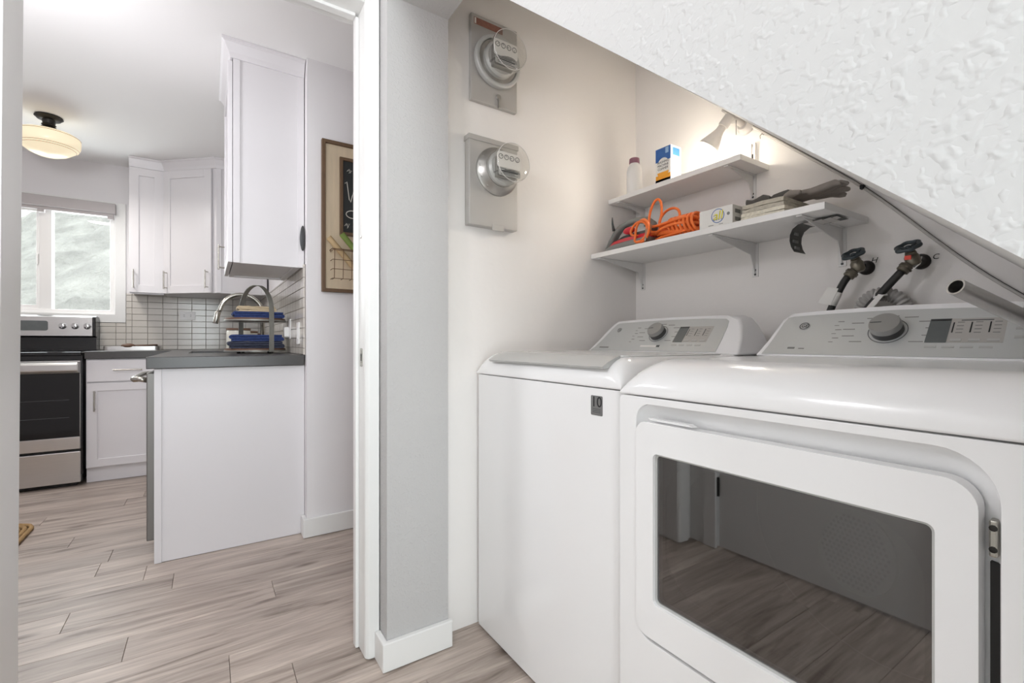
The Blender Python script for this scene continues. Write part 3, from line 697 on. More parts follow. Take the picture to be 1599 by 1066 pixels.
mb = MB(); mb.prism([(4.303, 0.788), (4.258, 0.792), (4.247, 0.802), (4.247, 0.842), (4.258, 0.858), (4.303, 0.864)], 'x', RX0 + 0.006, RX1 - 0.006); mb.build('handle', M_steel, od, bevel=0.006, seg=3)
MB().box(RX0 + 0.004, RX1 - 0.004, 4.310, 4.344, 0.030, 0.243).build('warming_drawer', M_steel, rg, bevel=0.004)
MB().box(RX1 - 0.004, RX1 + 0.004, 4.33, 4.955, 0.08, 0.90).build('side_panel', M_black, rg)
mb = MB(); mb.prism([(4.83, 0.93), (4.855, 0.93), (4.845, 1.03), (4.83, 1.03)], 'x', RX0, RX1)
mb.build('riser', M_black, rg)
mb = MB(); mb.prism([(4.845, 0.93), (4.95, 0.93), (4.95, 1.196), (4.845, 1.20), (4.80, 1.19), (4.805, 1.04), (4.845, 1.035)], 'x', RX0, RX1); mb.build('backguard_shell', M_black, rg, bevel=0.004)
bgp = MB().prism([(4.797, 1.042), (4.806, 1.038), (4.801, 1.19), (4.793, 1.188)], 'x', RX0 + 0.003, RX1 - 0.018).build('control_panel', M_steel, rg, bevel=0.002)
MB().prism(rrect(-1.26, -1.005, 1.082, 1.155, 0.014), 'y', 4.789, 4.795).build('display', M_display, bgp)
for x in (-1.42, -1.345, -0.925, -0.855, -0.785):
    mb = MB(); mb.lathe([(0, 0.024), (0.006, 0.024), (0.008, 0.018), (0.026, 0.016), (0.028, 0.012)], (x, 4.795, 1.118), (0, -1, 0), 20); kn = mb.build('knob', M_chrome, bgp, smooth=True)
    MB().box(x - 0.003, x + 0.003, 4.760, 4.768, 1.100, 1.136).build('pointer', M_chrome, kn, bevel=0.001)

# upper cabinets
def crown(parent, path, k_=0.78):
    """small cove crown along a polyline (x,y) at the ceiling; offset outwards to the left of travel"""
    mb = MB(); prof = [(0.0, 2.372), (0.012, 2.372), (0.020, 2.395), (0.045, 2.432), (0.058, 2.440), (0.058, 2.449), (0.0, 2.449)]
    rings = []
    n = len(path)
    for i, p in enumerate(path):
        p = Vector((p[0], p[1], 0)); a = Vector((*path[max(i - 1, 0)], 0)); b = Vector((*path[min(i + 1, n - 1)], 0))
        d1 = (p - a).normalized() if i > 0 else (b - p).normalized(); d2 = (b - p).normalized() if i < n - 1 else d1
        n1 = Vector((-d1.y, d1.x, 0)); n2 = Vector((-d2.y, d2.x, 0)); nn = (n1 + n2).normalized(); k = 1 / max(0.3, nn.dot(n1))
        rings.append([p + nn * (o * k * k_) + Vector((0, 0, z)) for o, z in prof])
    mb.loft(rings); return mb.build('crown', M_cab, parent)
uc = thing('upper_cabinet', 'tall white upper cabinet nearest the doorway, plain end panel facing out', 'cabinet', (0.25, 2.92, 1.384), 'upper cabinets')
UY0, UY1 = 2.618, 3.225
MB().box(0.10, KX - 0.004, UY0 + 0.006, UY1, 1.392, 2.372).build('body', M_cab, uc)
MB().plate([(0.10, 1.384), (KX - 0.02, 1.384), (KX - 0.02, 2.372), (0.10, 2.372)], [], 'y', UY0, UY0 + 0.0055).build('end_panel', M_cab, uc)
for x0, x1 in ((0.098, 0.128), (KX - 0.034, KX - 0.004)): MB().box(x0, x1, UY0 - 0.005, UY0, 1.384, 2.372).build('end_stile', M_cab, uc, bevel=0.001)
MB().plate([(0.10, UY0 + 0.006), (KX - 0.02, UY0 + 0.006), (KX - 0.02, UY1), (0.10, UY1)], [[(0.122, UY0 + 0.03), (KX - 0.05, UY0 + 0.03), (KX - 0.05, UY1 - 0.03), (0.122, UY1 - 0.03)]], 'z', 1.384, 1.3915).build('bottom_rim', M_cab, uc)
ud = shaker(uc, 'door', 'x', 0.096, UY0 + 0.004, UY1 - 0.004, 1.386, 2.362)
bar_pull(ud, (0.077, UY1 - 0.05, 1.43), (0.077, UY1 - 0.05, 1.55), (-1, 0, 0))
crown(uc, [(KX - 0.004, UY0 + 0.0), (0.096, UY0 + 0.0), (0.096, UY1), (KX - 0.004, UY1)])
# narrow unit on the back wall
un = thing('upper_cabinet', 'narrow white upper cabinet beside the window', 'cabinet', (-0.41, 4.80, 1.385), 'upper cabinets')
MB().box(-0.522, -0.302, 4.672, KY - 0.001, 1.395, 2.372).build('body', M_cab, un)
MB().box(-0.522, -0.302, 4.672, 4.690, 1.376, 1.395).build('light_rail', M_cab, un)
nd = shaker(un, 'door', 'y', 4.670, -0.520, -0.304, 1.386, 2.366, rail=0.06)
bar_pull(nd, (-0.492, 4.651, 1.43), (-0.492, 4.651, 1.55), (0, -1, 0))
crown(un, [(-0.302, 4.670), (-0.522, 4.670)], 0.45)
# diagonal corner unit
uk = thing('upper_cabinet', 'white diagonal corner upper cabinet between the two walls', 'cabinet', (0.1, 4.7, 1.385), 'upper cabinets')
A, B = Vector((-0.300, 4.672, 0)), Vector((0.050, 4.352, 0))
mb = MB(); mb.prism([(A.x, A.y), (B.x, B.y), (KX - 0.012, B.y), (KX - 0.012, KY - 0.012), (A.x, KY - 0.012)], 'z', 1.403, 2.372); mb.build('body', M_cab, uk)
mb = MB(); mb.prism([(A.x, A.y), (B.x, B.y), (KX - 0.012, B.y), (KX - 0.012, KY - 0.012), (A.x, KY - 0.012)], 'z', 1.385, 1.4025); mb.build('bottom_board', M_cab, uk)
dd = (B - A).normalized(); nn = Vector((dd.y, -dd.x, 0)); nn = nn if nn.y < 0 else -nn; LL = (B - A).length
def diag(a, off): p = A + dd * a + nn * off; return (p.x, p.y)
def dprism(mb, a0, a1, z0, z1, o0, o1):
    q = [diag(a0, o0), diag(a1, o0), diag(a1, o1), diag(a0, o1)]
    return mb.loft([[(x, y, z0) for x, y in q], [(x, y, z1) for x, y in q]])
kd = dprism(MB(), 0.012, LL - 0.03, 1.392, 2.362, 0.002, 0.012).build('door', M_cab, uk)
for a0, a1, z0, z1 in ((0.012, 0.072, 1.386, 2.366), (LL - 0.09, LL - 0.03, 1.386, 2.366), (0.0725, LL - 0.0905, 1.386, 1.446), (0.0725, LL - 0.0905, 2.306, 2.366)):
    dprism(MB(), a0, a1, z0, z1, 0.002, 0.021).build('door_rail', M_cab, kd, bevel=0.001)
for a in (0.045, LL - 0.055):
    p = A + dd * a + nn * 0.021
    bar_pull(kd, (p.x, p.y, 1.43), (p.x, p.y, 1.55), nn)
for x in (0.052, 0.40 - 0.03): MB().box(x, x + 0.032, B.y - 0.012, B.y - 0.001, 1.387, 2.37).build('end_stile', M_cab, uk, bevel=0.001)
crown(uk, [(A.x + 0.004, A.y - 0.003), (B.x, B.y), (KX - 0.012, B.y)][::-1], 0.7)
# grey gadget at the cabinet edge
gd = thing('wall_gadget', 'small dark grey oval gadget on the edge of the nearest upper cabinet', 'gadget', (0.405, 2.61, 1.53))
mb = MB(); mb.sphere((0.408, 2.602, 1.535), 0.066, (0.20, 0.14, 1.0), 16, 12); mb.build('shell', M_dark, gd, smooth='all')
mb = MB(); mb.sphere((0.402, 2.596, 1.53), 0.046, (0.20, 0.14, 1.0), 14, 10); mb.build('face', M_ink, gd, smooth='all')

# schoolhouse ceiling lamp
kl = thing('ceiling_lamp', 'schoolhouse ceiling lamp with a cream glass shade and dark bronze mount', 'ceiling lamp', (-0.862, 4.13, 2.45))
LX, LY = -0.862, 4.13
mb = MB(); mb.lathe([(0.0, 0.066), (0.008, 0.070), (0.012, 0.064), (0.020, 0.058), (0.026, 0.034), (0.05, 0.030), (0.055, 0.036), (0.062, 0.030), (0.075, 0.042), (0.095, 0.056), (0.1, 0.054)], (LX, LY, 2.449), (0, 0, -1), 32); mb.build('mount', M_darkmet, kl, smooth=True)
prof = [(0.098, 0.052), (0.102, 0.09), (0.112, 0.135), (0.122, 0.150), (0.130, 0.1535), (0.145, 0.155), (0.175, 0.153), (0.195, 0.146), (0.205, 0.132), (0.215, 0.120), (0.235, 0.095), (0.25, 0.06), (0.256, 0.02), (0.257, 0.001)]
mb = MB(); mb.lathe(prof, (LX, LY, 2.449), (0, 0, -1), 48); shd = mb.build('shade', M_shade, kl, smooth='all')
M_line = mat('brown_shade_line', (150, 128, 92), 0.4, bump=(30, 0.02))
for h, r in ((0.127, 0.1533), (0.197, 0.1452), (0.206, 0.1315)):
    mb = MB(); mb.tube([(LX + r * math.cos(t * PI / 24), LY + r * math.sin(t * PI / 24), 2.449 - h) for t in range(48)], 0.0012, 6, loop=True); mb.build('painted_line', M_line, shd)
def added_dome_lamp(label, x, y):  # unseen hall fixture, added to go with the fill light there
    t = thing('ceiling_lamp', label, 'ceiling lamp', (x, y, 2.45))
    mb = MB(); mb.lathe([(0, 0.16), (0.025, 0.165), (0.03, 0.158)], (x, y, 2.4495), (0, 0, -1), 36); mb.build('pan', M_steelv, t, smooth=True)
    mb = MB(); mb.lathe([(0.028, 0.155), (0.05, 0.15), (0.075, 0.12), (0.092, 0.07), (0.098, 0.001)], (x, y, 2.4495), (0, 0, -1), 36); mb.build('diffuser', M_shade, t, smooth='all')
added_dome_lamp('round dome ceiling lamp added out of view in the hall for fill light', -0.02, 0.15)
M_fill_globe = mat('fill_globe_glow', (250, 245, 236), 0.3, emit=((250, 249, 255), 31.0), bump=(10, 0.01))
M_fill_globe2 = mat('bright_fill_globe_glow', (250, 247, 242), 0.3, emit=((250, 250, 255), 66.0), bump=(10, 0.01))
def pendant(label, x, y, zc, m):  # unseen glowing globes added to brighten the hall, alcove and kitchen
    t = thing('added_pendant_lamp', label, 'added pendant lamp', (x, y, 2.45))
    L = 2.4495 - zc - 0.087
    mb = MB(); mb.lathe([(0, 0.05), (0.015, 0.05), (0.02, 0.008), (L - 0.045, 0.006), (L - 0.035, 0.03), (L, 0.034)], (x, y, 2.4495), (0, 0, -1), 20); mb.build('stem', M_steelv, t, smooth=True)
    mb = MB(); mb.sphere((x, y, zc), 0.09, (1, 1, 1), 16, 10); mb.build('globe', m, t, smooth='all')
pendant('white glass globe lamp added out of view in the hall for fill light', -0.33, 0.85, 1.80, M_fill_globe)
pendant('white glass globe lamp added out of view in the kitchen near the doorway for fill light', -0.75, 2.30, 1.90, M_fill_globe2)

# framed chalkboard with wire basket
FX0, FX1, FZ0, FZ1 = 0.487, 1.06, 1.258, 2.047
fc = thing('framed_chalkboard', 'wood framed cream board with a chalkboard and a wire basket', 'wall board', (0.77, CY, FZ0))
MB().plate([(FX0, FZ0), (FX1, FZ0), (FX1, FZ1), (FX0, FZ1)], [[(FX0 + 0.018, FZ0 + 0.018), (FX1 - 0.018, FZ0 + 0.018), (FX1 - 0.018, FZ1 - 0.018), (FX0 + 0.018, FZ1 - 0.018)]], 'y', CY - 0.028, CY - 0.001).build('frame', M_woodd, fc, bevel=0.002)
MB().box(FX0 + 0.016, FX1 - 0.016, CY - 0.014, CY - 0.002, FZ0 + 0.016, FZ1 - 0.016).build('backing_board', M_board, fc)
cb = MB().box(0.59, 0.965, CY - 0.022, CY - 0.0145, 1.575, 1.955).build('chalkboard', M_chalk, fc)
MB().plate([(0.575, 1.56), (0.98, 1.56), (0.98, 1.97), (0.575, 1.97)], [[(0.592, 1.577), (0.963, 1.577), (0.963, 1.953), (0.592, 1.953)]], 'y', CY - 0.030, CY - 0.0145).build('chalkboard_frame', M_woodd, cb, bevel=0.002)
def chalk(name, pts, r=0.0022):
    mb = MB(); mb.tube([(x, CY - 0.0222, z) for x, z in pts], r, 6); return mb.build(name, M_chalkw, cb)
chalk('chalk_letter', [(0.602, 1.835), (0.612, 1.845), (0.618, 1.80), (0.624, 1.755), (0.632, 1.74), (0.640, 1.775), (0.646, 1.795), (0.652, 1.755), (0.662, 1.735), (0.680, 1.78), (0.692, 1.84)])
chalk('chalk_letter', [(0.640 + 0.032 * math.cos(t * PI / 10), 1.675 + 0.020 * math.sin(t * PI / 10)) for t in range(21)])
chalk('chalk_doodle', [(0.612, 1.90), (0.624, 1.915), (0.632, 1.895), (0.616, 1.908), (0.638, 1.907), (0.622, 1.893)], 0.0015)
chalk('chalk_doodle', [(0.600, 1.61), (0.610, 1.625), (0.620, 1.605), (0.606, 1.618), (0.626, 1.624), (0.614, 1.60)], 0.0015)
wb = []
bx0, bx1, bz0, bz1 = 0.527, 0.90, 1.325, 1.475
k = 0
mb = MB(); mb.tube([(bx0, CY - 0.016, bz1), (bx0, CY - 0.075, bz1), (bx1, CY - 0.075, bz1), (bx1, CY - 0.016, bz1)], 0.0026, 6)
bsk = mb.build('basket_rim', M_wire, fc)
for i in range(9):
    x = bx0 + 0.012 + i * (bx1 - bx0 - 0.024) / 8
    mb = MB(); mb.tube([(x, CY - 0.075, bz1), (x, CY - 0.066, bz0), (x, CY - 0.016, bz0)], 0.0018, 6); mb.build('basket_wire', M_wire, fc)
for j in range(4):
    z = bz0 + j * 0.048; yy = CY - 0.066 - 0.009 * j / 3
    mb = MB(); mb.tube([(bx0 + 0.004, CY - 0.016, z), (bx0 + 0.004, yy, z), (bx1 - 0.004, yy, z), (bx1 - 0.004, CY - 0.016, z)], 0.0018, 6); mb.build('basket_wire', M_wire, fc)
M_tan = mat('tan_cardboard', (186, 160, 122), 0.8, bump=(60, 0.1), var=0.12, varscale=30)
M_green = mat('green_card', (112, 132, 62), 0.6, bump=(60, 0.05), var=0.15, varscale=20)
for nm, lb, m, c, yo in (('mail_tube', 'tan card roll leaning in the wire basket', M_tan, (0.60, 1.445), CY - 0.034), ('paper_roll', 'green card roll leaning behind the tan one', M_green, (0.66, 1.465), CY - 0.058)):
    d = Vector((0.62, 0, -0.70)).normalized(); p = Vector((c[0] - d.x * 0.125, yo, c[1] - d.z * 0.125))
    mb = MB(); mb.lathe([(0, 0.013), (0.0, 0.015), (0.225, 0.015)], p, d, 16); tag(mb.build(nm, m, smooth=True, loc=tuple(p)), lb, 'card roll')

# braided rug in front of the range
ru = thing('braided_rug', 'tan braided jute rug in front of the range', 'rug', (-1.3, 3.2, 0.0))
for i in range(10):
    g = 0.011 + i * 0.022; mb = MB()
    rad = max(0.02, 0.10 - g * 0.5)
    pts = rrect(-1.78 + g, -0.775 - g, 2.92 + g, 3.545 - g, rad, 5)
    P2 = []
    for a, b in zip(pts, pts[1:] + pts[:1]):
        n = max(1, int(math.dist(a, b) / 0.035))
        for q in range(n): P2.append((a[0] + (b[0] - a[0]) * q / n, a[1] + (b[1] - a[1]) * q / n))
    rings = [0.0095 + 0.0018 * (q % 2) for q in range(len(P2))]
    mb.tube([(x, y, 0.0115) for x, y in P2], rings, 7, loop=True); mb.build('braid', M_jute, ru, smooth='all')
g = 0.22
MB().prism(rrect(-1.78 + g, -0.775 - g, 2.92 + g, 3.545 - g, 0.02, 4), 'z', 0.002, 0.02).build('braid', M_jute, ru, bevel=0.004)

# ================================================================== LAUNDRY ALCOVE
FN = Vector((-0.751, 0, 0.661))                 # console face normal
def fp(y, s, off=0.0):                          # point on the tilted console face
    return Vector((1.30 + 0.11 * s, y, 0.96 + 0.125 * s)) + FN * off
def fprism(mb, pts, o0, o1):
    return mb.loft([[fp(y, s, o0) for y, s in pts], [fp(y, s, o1) for y, s in pts]])
def lid_cap(x0, x1, y0, y1, z0, z1, rf, rs, bulge=0.0):
    def g(d, r):
        t = min(max(d / r, 0), 1); return math.sqrt(max(0, 1 - (1 - t) ** 2))
    def spaced(a, b, ra, rb, n=10):
        L = [a + ra * (1 - math.cos(PI / 2 * i / n)) for i in range(n + 1)]
        if rb > 0: R = [b - rb * (1 - math.cos(PI / 2 * i / n)) for i in range(n + 1)][::-1]
        else: R = [b]
        m = [L[-1] + (R[0] - L[-1]) * k / 6 for k in range(1, 6)]
        return L + m + R
    xs = spaced(x0, x1, rf, 0.0); ys = spaced(y0, y1, rs, rs)
    mb = MB()
    V = [[mb.v((x, y, z0 + (z1 - z0) * g(x - x0, rf) * min(g(y - y0, rs), g(y1 - y, rs)) + bulge * math.sin(PI * (y - y0) / (y1 - y0)))) for y in ys] for x in xs]
    for i in range(len(xs) - 1):
        for j in range(len(ys) - 1): mb.f([V[i][j], V[i + 1][j], V[i + 1][j + 1], V[i][j + 1]])
    base = [V[i][0] for i in range(len(xs))] + V[-1][1:] + [V[i][-1] for i in range(len(xs) - 2, -1, -1)] + V[0][-2:0:-1]
    low = [mb.v((v.co.x, v.co.y, z0 - 0.004)) for v in base]
    n = len(base)
    for i in range(n): mb.f([base[i], low[i], low[(i + 1) % n], base[(i + 1) % n]])
    mb.f(low)
    return mb
def console(parent, outline, gray, knob_y, knob_s, knob_r, right):
    mb = MB()
    fr = [fp(y, s) for y, s in outline]
    bk = [Vector((1.495 - 0.02 * s, y + (0.0 if y > (outline[0][0] + right) / 2 else 0.0), 0.96 + 0.128 * s)) for y, s in outline]
    mb.loft([fr, bk]); c = mb.build('console', M_appf, parent, bevel=0.014, seg=4, smooth=True, angle=50)
    g = fprism(MB(), gray, 0.0002, 0.0022).build('control_panel', M_silver, parent, smooth=True)
    # selector knob
    mb = MB(); mb.plate([(fp(knob_y, knob_s).y + (knob_r + 0.007) * math.cos(t * PI / 20), (knob_r + 0.007) * math.sin(t * PI / 20)) for t in range(40)],
                        [[(knob_y + (knob_r + 0.0055) * math.cos(t * PI / 20), (knob_r + 0.0055) * math.sin(t * PI / 20)) for t in range(40)]], 'z', 0, 0.0006)
    U = Vector((0.11, 0, 0.125)).normalized()
    for v in mb.b.verts:
        p = fp(knob_y, knob_s, 0.0024) + Vector((0, 1, 0)) * (v.co.x - knob_y) + U * v.co.y + FN * v.co.z; v.co = p
    mb.build('dial_ring', M_ink, g)
    c0 = fp(knob_y, knob_s, 0.0022)
    mb = MB(); mb.lathe([(0, knob_r), (0.010, knob_r), (0.022, knob_r * 0.97)], c0, FN, 40); kb = mb.build('knob', M_dark, g, smooth=True)
    mb = MB(); mb.lathe([(0.016, knob_r * 1.0), (0.027, knob_r * 0.98), (0.030, knob_r * 0.93), (0.031, 0.001)], c0, FN, 40); mb.build('knob_cap', mat('knob_silver', (158, 158, 156), 0.3, 0.5, bump=(60, 0.02)), kb, smooth=True)
    mb = MB(); p = c0 + FN * 0.0312; a = p + Vector((0, knob_r * 0.85, 0)); b = p + Vector((0, knob_r * 0.15, 0)) + U * 0.001
    mb.box(0, 1, 0, 1, 0, 1)
    for v, q in zip(mb.b.verts, [a - U * 0.0008, a - U * 0.0008 + FN * 0.0006, a + U * 0.0008, a + U * 0.0008 + FN * 0.0006, b - U * 0.0008, b - U * 0.0008 + FN * 0.0006, b + U * 0.0008, b + U * 0.0008 + FN * 0.0006]): v.co = q
    mb.build('pointer', M_ink, kb)
    return c, g
def mark(parent, name, y, s, w, h, m, off=0.0023, t=0.0004):
    hs = h / 0.1665 / 2
    return fprism(MB(), [(y + w / 2, s - hs), (y - w / 2, s - hs), (y - w / 2, s + hs), (y + w / 2, s + hs)], off, off + t).build(name, m, parent)
def console_print(g, dy, knob_y, knob_s, dial_r, disp, panel_to):
    # tick legends round the dial, display, settings panel
    for k in range(11):
        t = -0.75 * PI + k * 1.5 * PI / 10 + PI / 2
        y = knob_y + math.cos(t) * (dial_r + 0.030) * 1.25; s = knob_s + math.sin(t) * (dial_r + 0.012) / 0.1665
        mark(g, 'cycle_mark', y, s, 0.026, 0.0022, M_stripg)
    y0, y1 = disp
    mark(g, 'settings_panel', (y1 + panel_to) / 2 - 0.0, 0.50, y1 - panel_to, 0.070, M_grey_paint)
    d = mark(g, 'display', (y0 + y1) / 2, 0.50, y0 - y1, 0.070, M_display, 0.0023, 0.0010)
    mark(d, 'display_edge', (y0 + y1) / 2, 0.685, y0 - y1 - 0.002, 0.004, M_inkb, 0.0033, 0.0003)
    w = (y1 - panel_to) / 3
    for i in range(3):
        yc = y1 - w * (i + 0.5)
        mark(g, 'indicator_bar', yc + w * 0.32, 0.55, 0.0022, 0.030, M_inkb, 0.0028)
        for q in range(4): mark(g, 'setting_mark', yc - 0.002, 0.64 - q * 0.06, w * 0.38, 0.0018, M_stripg, 0.0028)
        mark(g, 'setting_button', yc, 0.33, w * 0.62, 0.006, M_silver2, 0.0028, 0.0012)
    for i in range(4): mark(g, 'option_button', y0 - 0.012 - i * (y0 - panel_to) / 4.2, 0.215, 0.020, 0.0045, M_silver2, 0.0023, 0.0012)
    for q in range(3):
        mark(g, 'legend_mark', knob_y + 0.105 - 0.006 * q * 0, 0.72 - q * 0.17, 0.014, 0.0022, M_stripg)
        mark(g, 'legend_mark', knob_y + 0.112, 0.64 - q * 0.17, 0.010, 0.0016, M_stripg)
def monogram(g, y, s, r, m, ring):
    U = Vector((0.11, 0, 0.125)).normalized()
    c0 = fp(y, s, 0.0023)
    mb = MB(); mb.lathe([(0, r), (0.0012, r), (0.0012, r * 0.86)], c0, FN, 28); b = mb.build('badge', M_silver2, g, smooth=True); b['label'] = 'round silver maker badge'
    mb = MB(); pts = [c0 + FN * 0.0014 + Vector((0, 1, 0)) * (r * 0.80 * math.cos(t * PI / 14)) + U * (r * 0.80 * math.sin(t * PI / 14)) for t in range(28)]
    mb.tube(pts, r * 0.07, 5, loop=True); mb.build('badge_ring', m, b)
    text_part('GE', 'badge_letters', m, b, c0 + FN * 0.0014, (0, -1, 0), U, r * 1.15, 0.0002, 0.0002, shear=0.2, sx=0.85)

# ---------------- washer
WY0, WY1 = 0.747, 1.428
wa = thing('washing_machine', 'white top loading washing machine against the meter wall', 'washing machine', (1.13, 1.09, 0.0))
mb = MB(); mb.prism(rrect(0.79, 1.48, WY0, WY1, (0.02, 0.005, 0.005, 0.014), 6), 'z', 0.014, 0.886); mb.build('cabinet', M_app, wa, smooth=True)
for x in (0.84, 1.43):
    for y in (WY0 + 0.05, WY1 - 0.05):
        mb = MB(); mb.lathe([(0, 0.022), (0.006, 0.024), (0.014, 0.012)], (x, y, 0.0)); mb.build('foot', M_rubber, wa, smooth=True)
lid_cap(0.788, 1.49, WY0, WY1, 0.893, 0.962, 0.075, 0.055).build('top_cover', M_app, wa, smooth='all')
# lid outline and grey handle strip
mb = MB()
hs = []
for y in [1.333 - (1.333 - 0.80) * i / 16 for i in range(17)]:
    e = min(1, min(1.333 - y, y - 0.80) / 0.05); e = max(e, 0)
    w = math.sin(e * PI / 2)
    hs.append([(0.7865, y - 0.0, 0.934), (0.780, y, 0.9395), (0.800, y, 0.9505), (0.826, y, 0.961), (0.8415 + 0.006 * w, y + 0.0, 0.9655), (0.8415 + 0.006 * w, y, 0.959), (0.80, y, 0.936)])
rings = []
for r in hs: rings.append([Vector(p) for p in r])
mb.loft(rings); hd = mb.build('lid_handle', M_silver2, wa, smooth=True); hd['label'] = 'pale silver strip along the front of the lid'
mb = MB(); mb.prism(rrect(0.848, 1.27, WY0 + 0.05, WY1 - 0.05, 0.02), 'z', 0.962, 0.9645); mb.build('lid', M_app, wa, bevel=0.0015, smooth=True)
W_out = [(1.424, 0.0), (1.412, 0.10), (1.395, 0.35), (1.378, 0.68), (1.365, 0.88), (1.350, 0.97), (1.25, 1.0), (1.087, 1.02), (0.93, 1.01), (0.850, 0.98), (0.825, 0.90), (0.806, 0.70), (0.788, 0.40), (0.772, 0.0)]
W_gray = [(1.400, 0.04), (1.386, 0.14), (1.368, 0.40), (1.352, 0.70), (1.340, 0.86), (1.328, 0.895), (1.22, 0.92), (1.087, 0.935), (0.95, 0.925), (0.868, 0.895), (0.856, 0.84), (0.851, 0.70), (0.848, 0.40), (0.848, 0.05)]
wc, wg = console(wa, W_out, W_gray, 1.105, 0.53, 0.030, 0.772)
console_print(wg, 0, 1.105, 0.53, 0.034, (1.025, 0.988), 0.897)
monogram(wg, 1.308, 0.67, 0.011, M_stripg, None)
bdg = mark(wg, 'energy_badge', 1.111, 0.175, 0.088, 0.008, M_white); bdg['label'] = 'white name strip under the dial'
mark(bdg, 'badge_leaf', 1.076, 0.178, 0.014, 0.0085, M_ink, 0.0027)
mark(wg, 'legend_mark', 1.335, 0.13, 0.05, 0.005, M_stripg)
# ten-year badge on the front
bp = MB().prism(rrect(0.808, 0.848, 0.820, 0.868, 0.003, 3), 'x', 0.7892, 0.7905).build('warranty_badge', mat('grey_badge_film', (126, 125, 124), 0.45, 0.3, bump=(60, 0.02)), wa); bp['label'] = 'grey badge reading 10 on the washer front'
text_part('10', 'badge_number', M_inkb, bp, (0.7892, 0.828, 0.852), (0, -1, 0), (0, 0, 1), 0.036, 0.0002, 0.0002, sx=1.05)
for q in range(3): MB().box(0.7888, 0.7893, 0.815, 0.841, 0.835 - q * 0.004, 0.8364 - q * 0.004).build('fine_print', M_ink, bp)

# ---------------- dryer
EY0, EY1 = 0.052, 0.735
dy = thing('clothes_dryer', 'white front loading dryer with a smoked glass door window', 'dryer', (1.12, 0.39, 0.0))
FX = 0.772
mb = MB()
# cabinet shell, open at the front
R = rrect(EY0, EY1, 0.014, 0.880, 0.004, 3)
mb.plate(R, [[(a * 0.985 + 0.39 * 0.015, b * 0.985 + 0.45 * 0.015) for a, b in R]], 'x', FX + 0.036, 1.47)
mb.build('cabinet', M_app, dy)
MB().prism(rrect(EY0, EY1, 0.014, 0.880, 0.004, 3), 'x', 1.4705, 1.48).build('back_panel', M_app, dy)
# front panel with the door recess
rec = rrect(0.138, 0.688, 0.372, 0.868, (0.04, 0.04, 0.036, 0.062), 8)
MB().plate(rrect(EY0, EY1, 0.014, 0.882, (0.010, 0.010, 0.010, 0.010), 4), [rec], 'x', FX, FX + 0.0355).build('front_panel', M_app, dy, bevel=0.006, seg=3, smooth=True)
def shrink(pts, d, cy=0.413, cz=0.618): return [(a + (cy - a) * d / abs(0.275), b + (cz - b) * d / abs(0.246)) for a, b in pts]
# recess dish
ri = rrect(0.166, 0.664, 0.395, 0.826, 0.030, 8)
mb = MB(); mb.loft([[(FX + 0.010, a, b) for a, b in rec], [(FX + 0.020, a * 0.8 + c * 0.2, b * 0.8 + d * 0.2) for (a, b), (c, d) in zip(rec, ri)], [(FX + 0.031, a, b) for a, b in ri]], cap0=False, cap1=False)
mb.build('recess', M_app, dy, smooth='all')
MB().plate(ri, [rrect(0.190, 0.646, 0.450, 0.774, 0.012)], 'x', FX + 0.031, FX + 0.0345).build('recess_floor', M_app, dy)
win = rrect(0.196, 0.640, 0.456, 0.768, 0.010, 5)
MB().plate(rrect(0.188, 0.648, 0.448, 0.776, 0.012), [rrect(0.216, 0.640, 0.476, 0.750, 0.08)], 'x', FX + 0.035, FX + 0.040).build('door_liner', M_dark, dy)
# door
do = rrect(0.156, 0.686, 0.382, 0.831, (0.03, 0.03, 0.026, 0.034), 8)
# finger-pull notch along the top left
mb = MB(); mb.plate(do, [win], 'x', FX - 0.004, FX + 0.024); dd_ = mb.build('door', M_app, dy, bevel=0.007, seg=4, smooth=True)
mb = MB(); mb.plate(rrect(0.190, 0.646, 0.450, 0.774, 0.012, 5), [rrect(0.2005, 0.6355, 0.4605, 0.7635, 0.008, 5)], 'x', FX + 0.0035, FX + 0.006); mb.build('window_bead', M_silver2, dd_)
MB().prism(rrect(0.1985, 0.6375, 0.4585, 0.7655, 0.009, 5), 'x', FX + 0.006, FX + 0.0075).build('door_glass', M_dryglass, dd_)['label'] = 'smoked glass door window'
mb = MB(); mb.prism([(0.650, 0.835), (0.655, 0.8395), (0.56, 0.8395), (0.548, 0.835)], 'x', FX + 0.0, FX + 0.016); mb.build('finger_pull', M_app, dd_)
MB().box(FX + 0.016, FX + 0.030, 0.1405, 0.1500, 0.40, 0.735).build('hinge_gap_shade', M_doorgap, dy)  # dark strip standing in for the shade between door and panel
for z in (0.765, 0.45):
    mb = MB(); mb.box(FX + 0.008, FX + 0.026, 0.142, 0.150, z - 0.022, z + 0.022); hg = mb.build('hinge', M_steelv, dy, bevel=0.002)
    for q in (-0.016, 0.016):
        mb = MB(); mb.lathe([(0, 0.004), (0.0015, 0.0035), (0.002, 0.0005)], (FX + 0.008, 0.146, z + q * 0.8), (-1, 0, 0), 10); mb.build('screw', M_darkmet, hg)
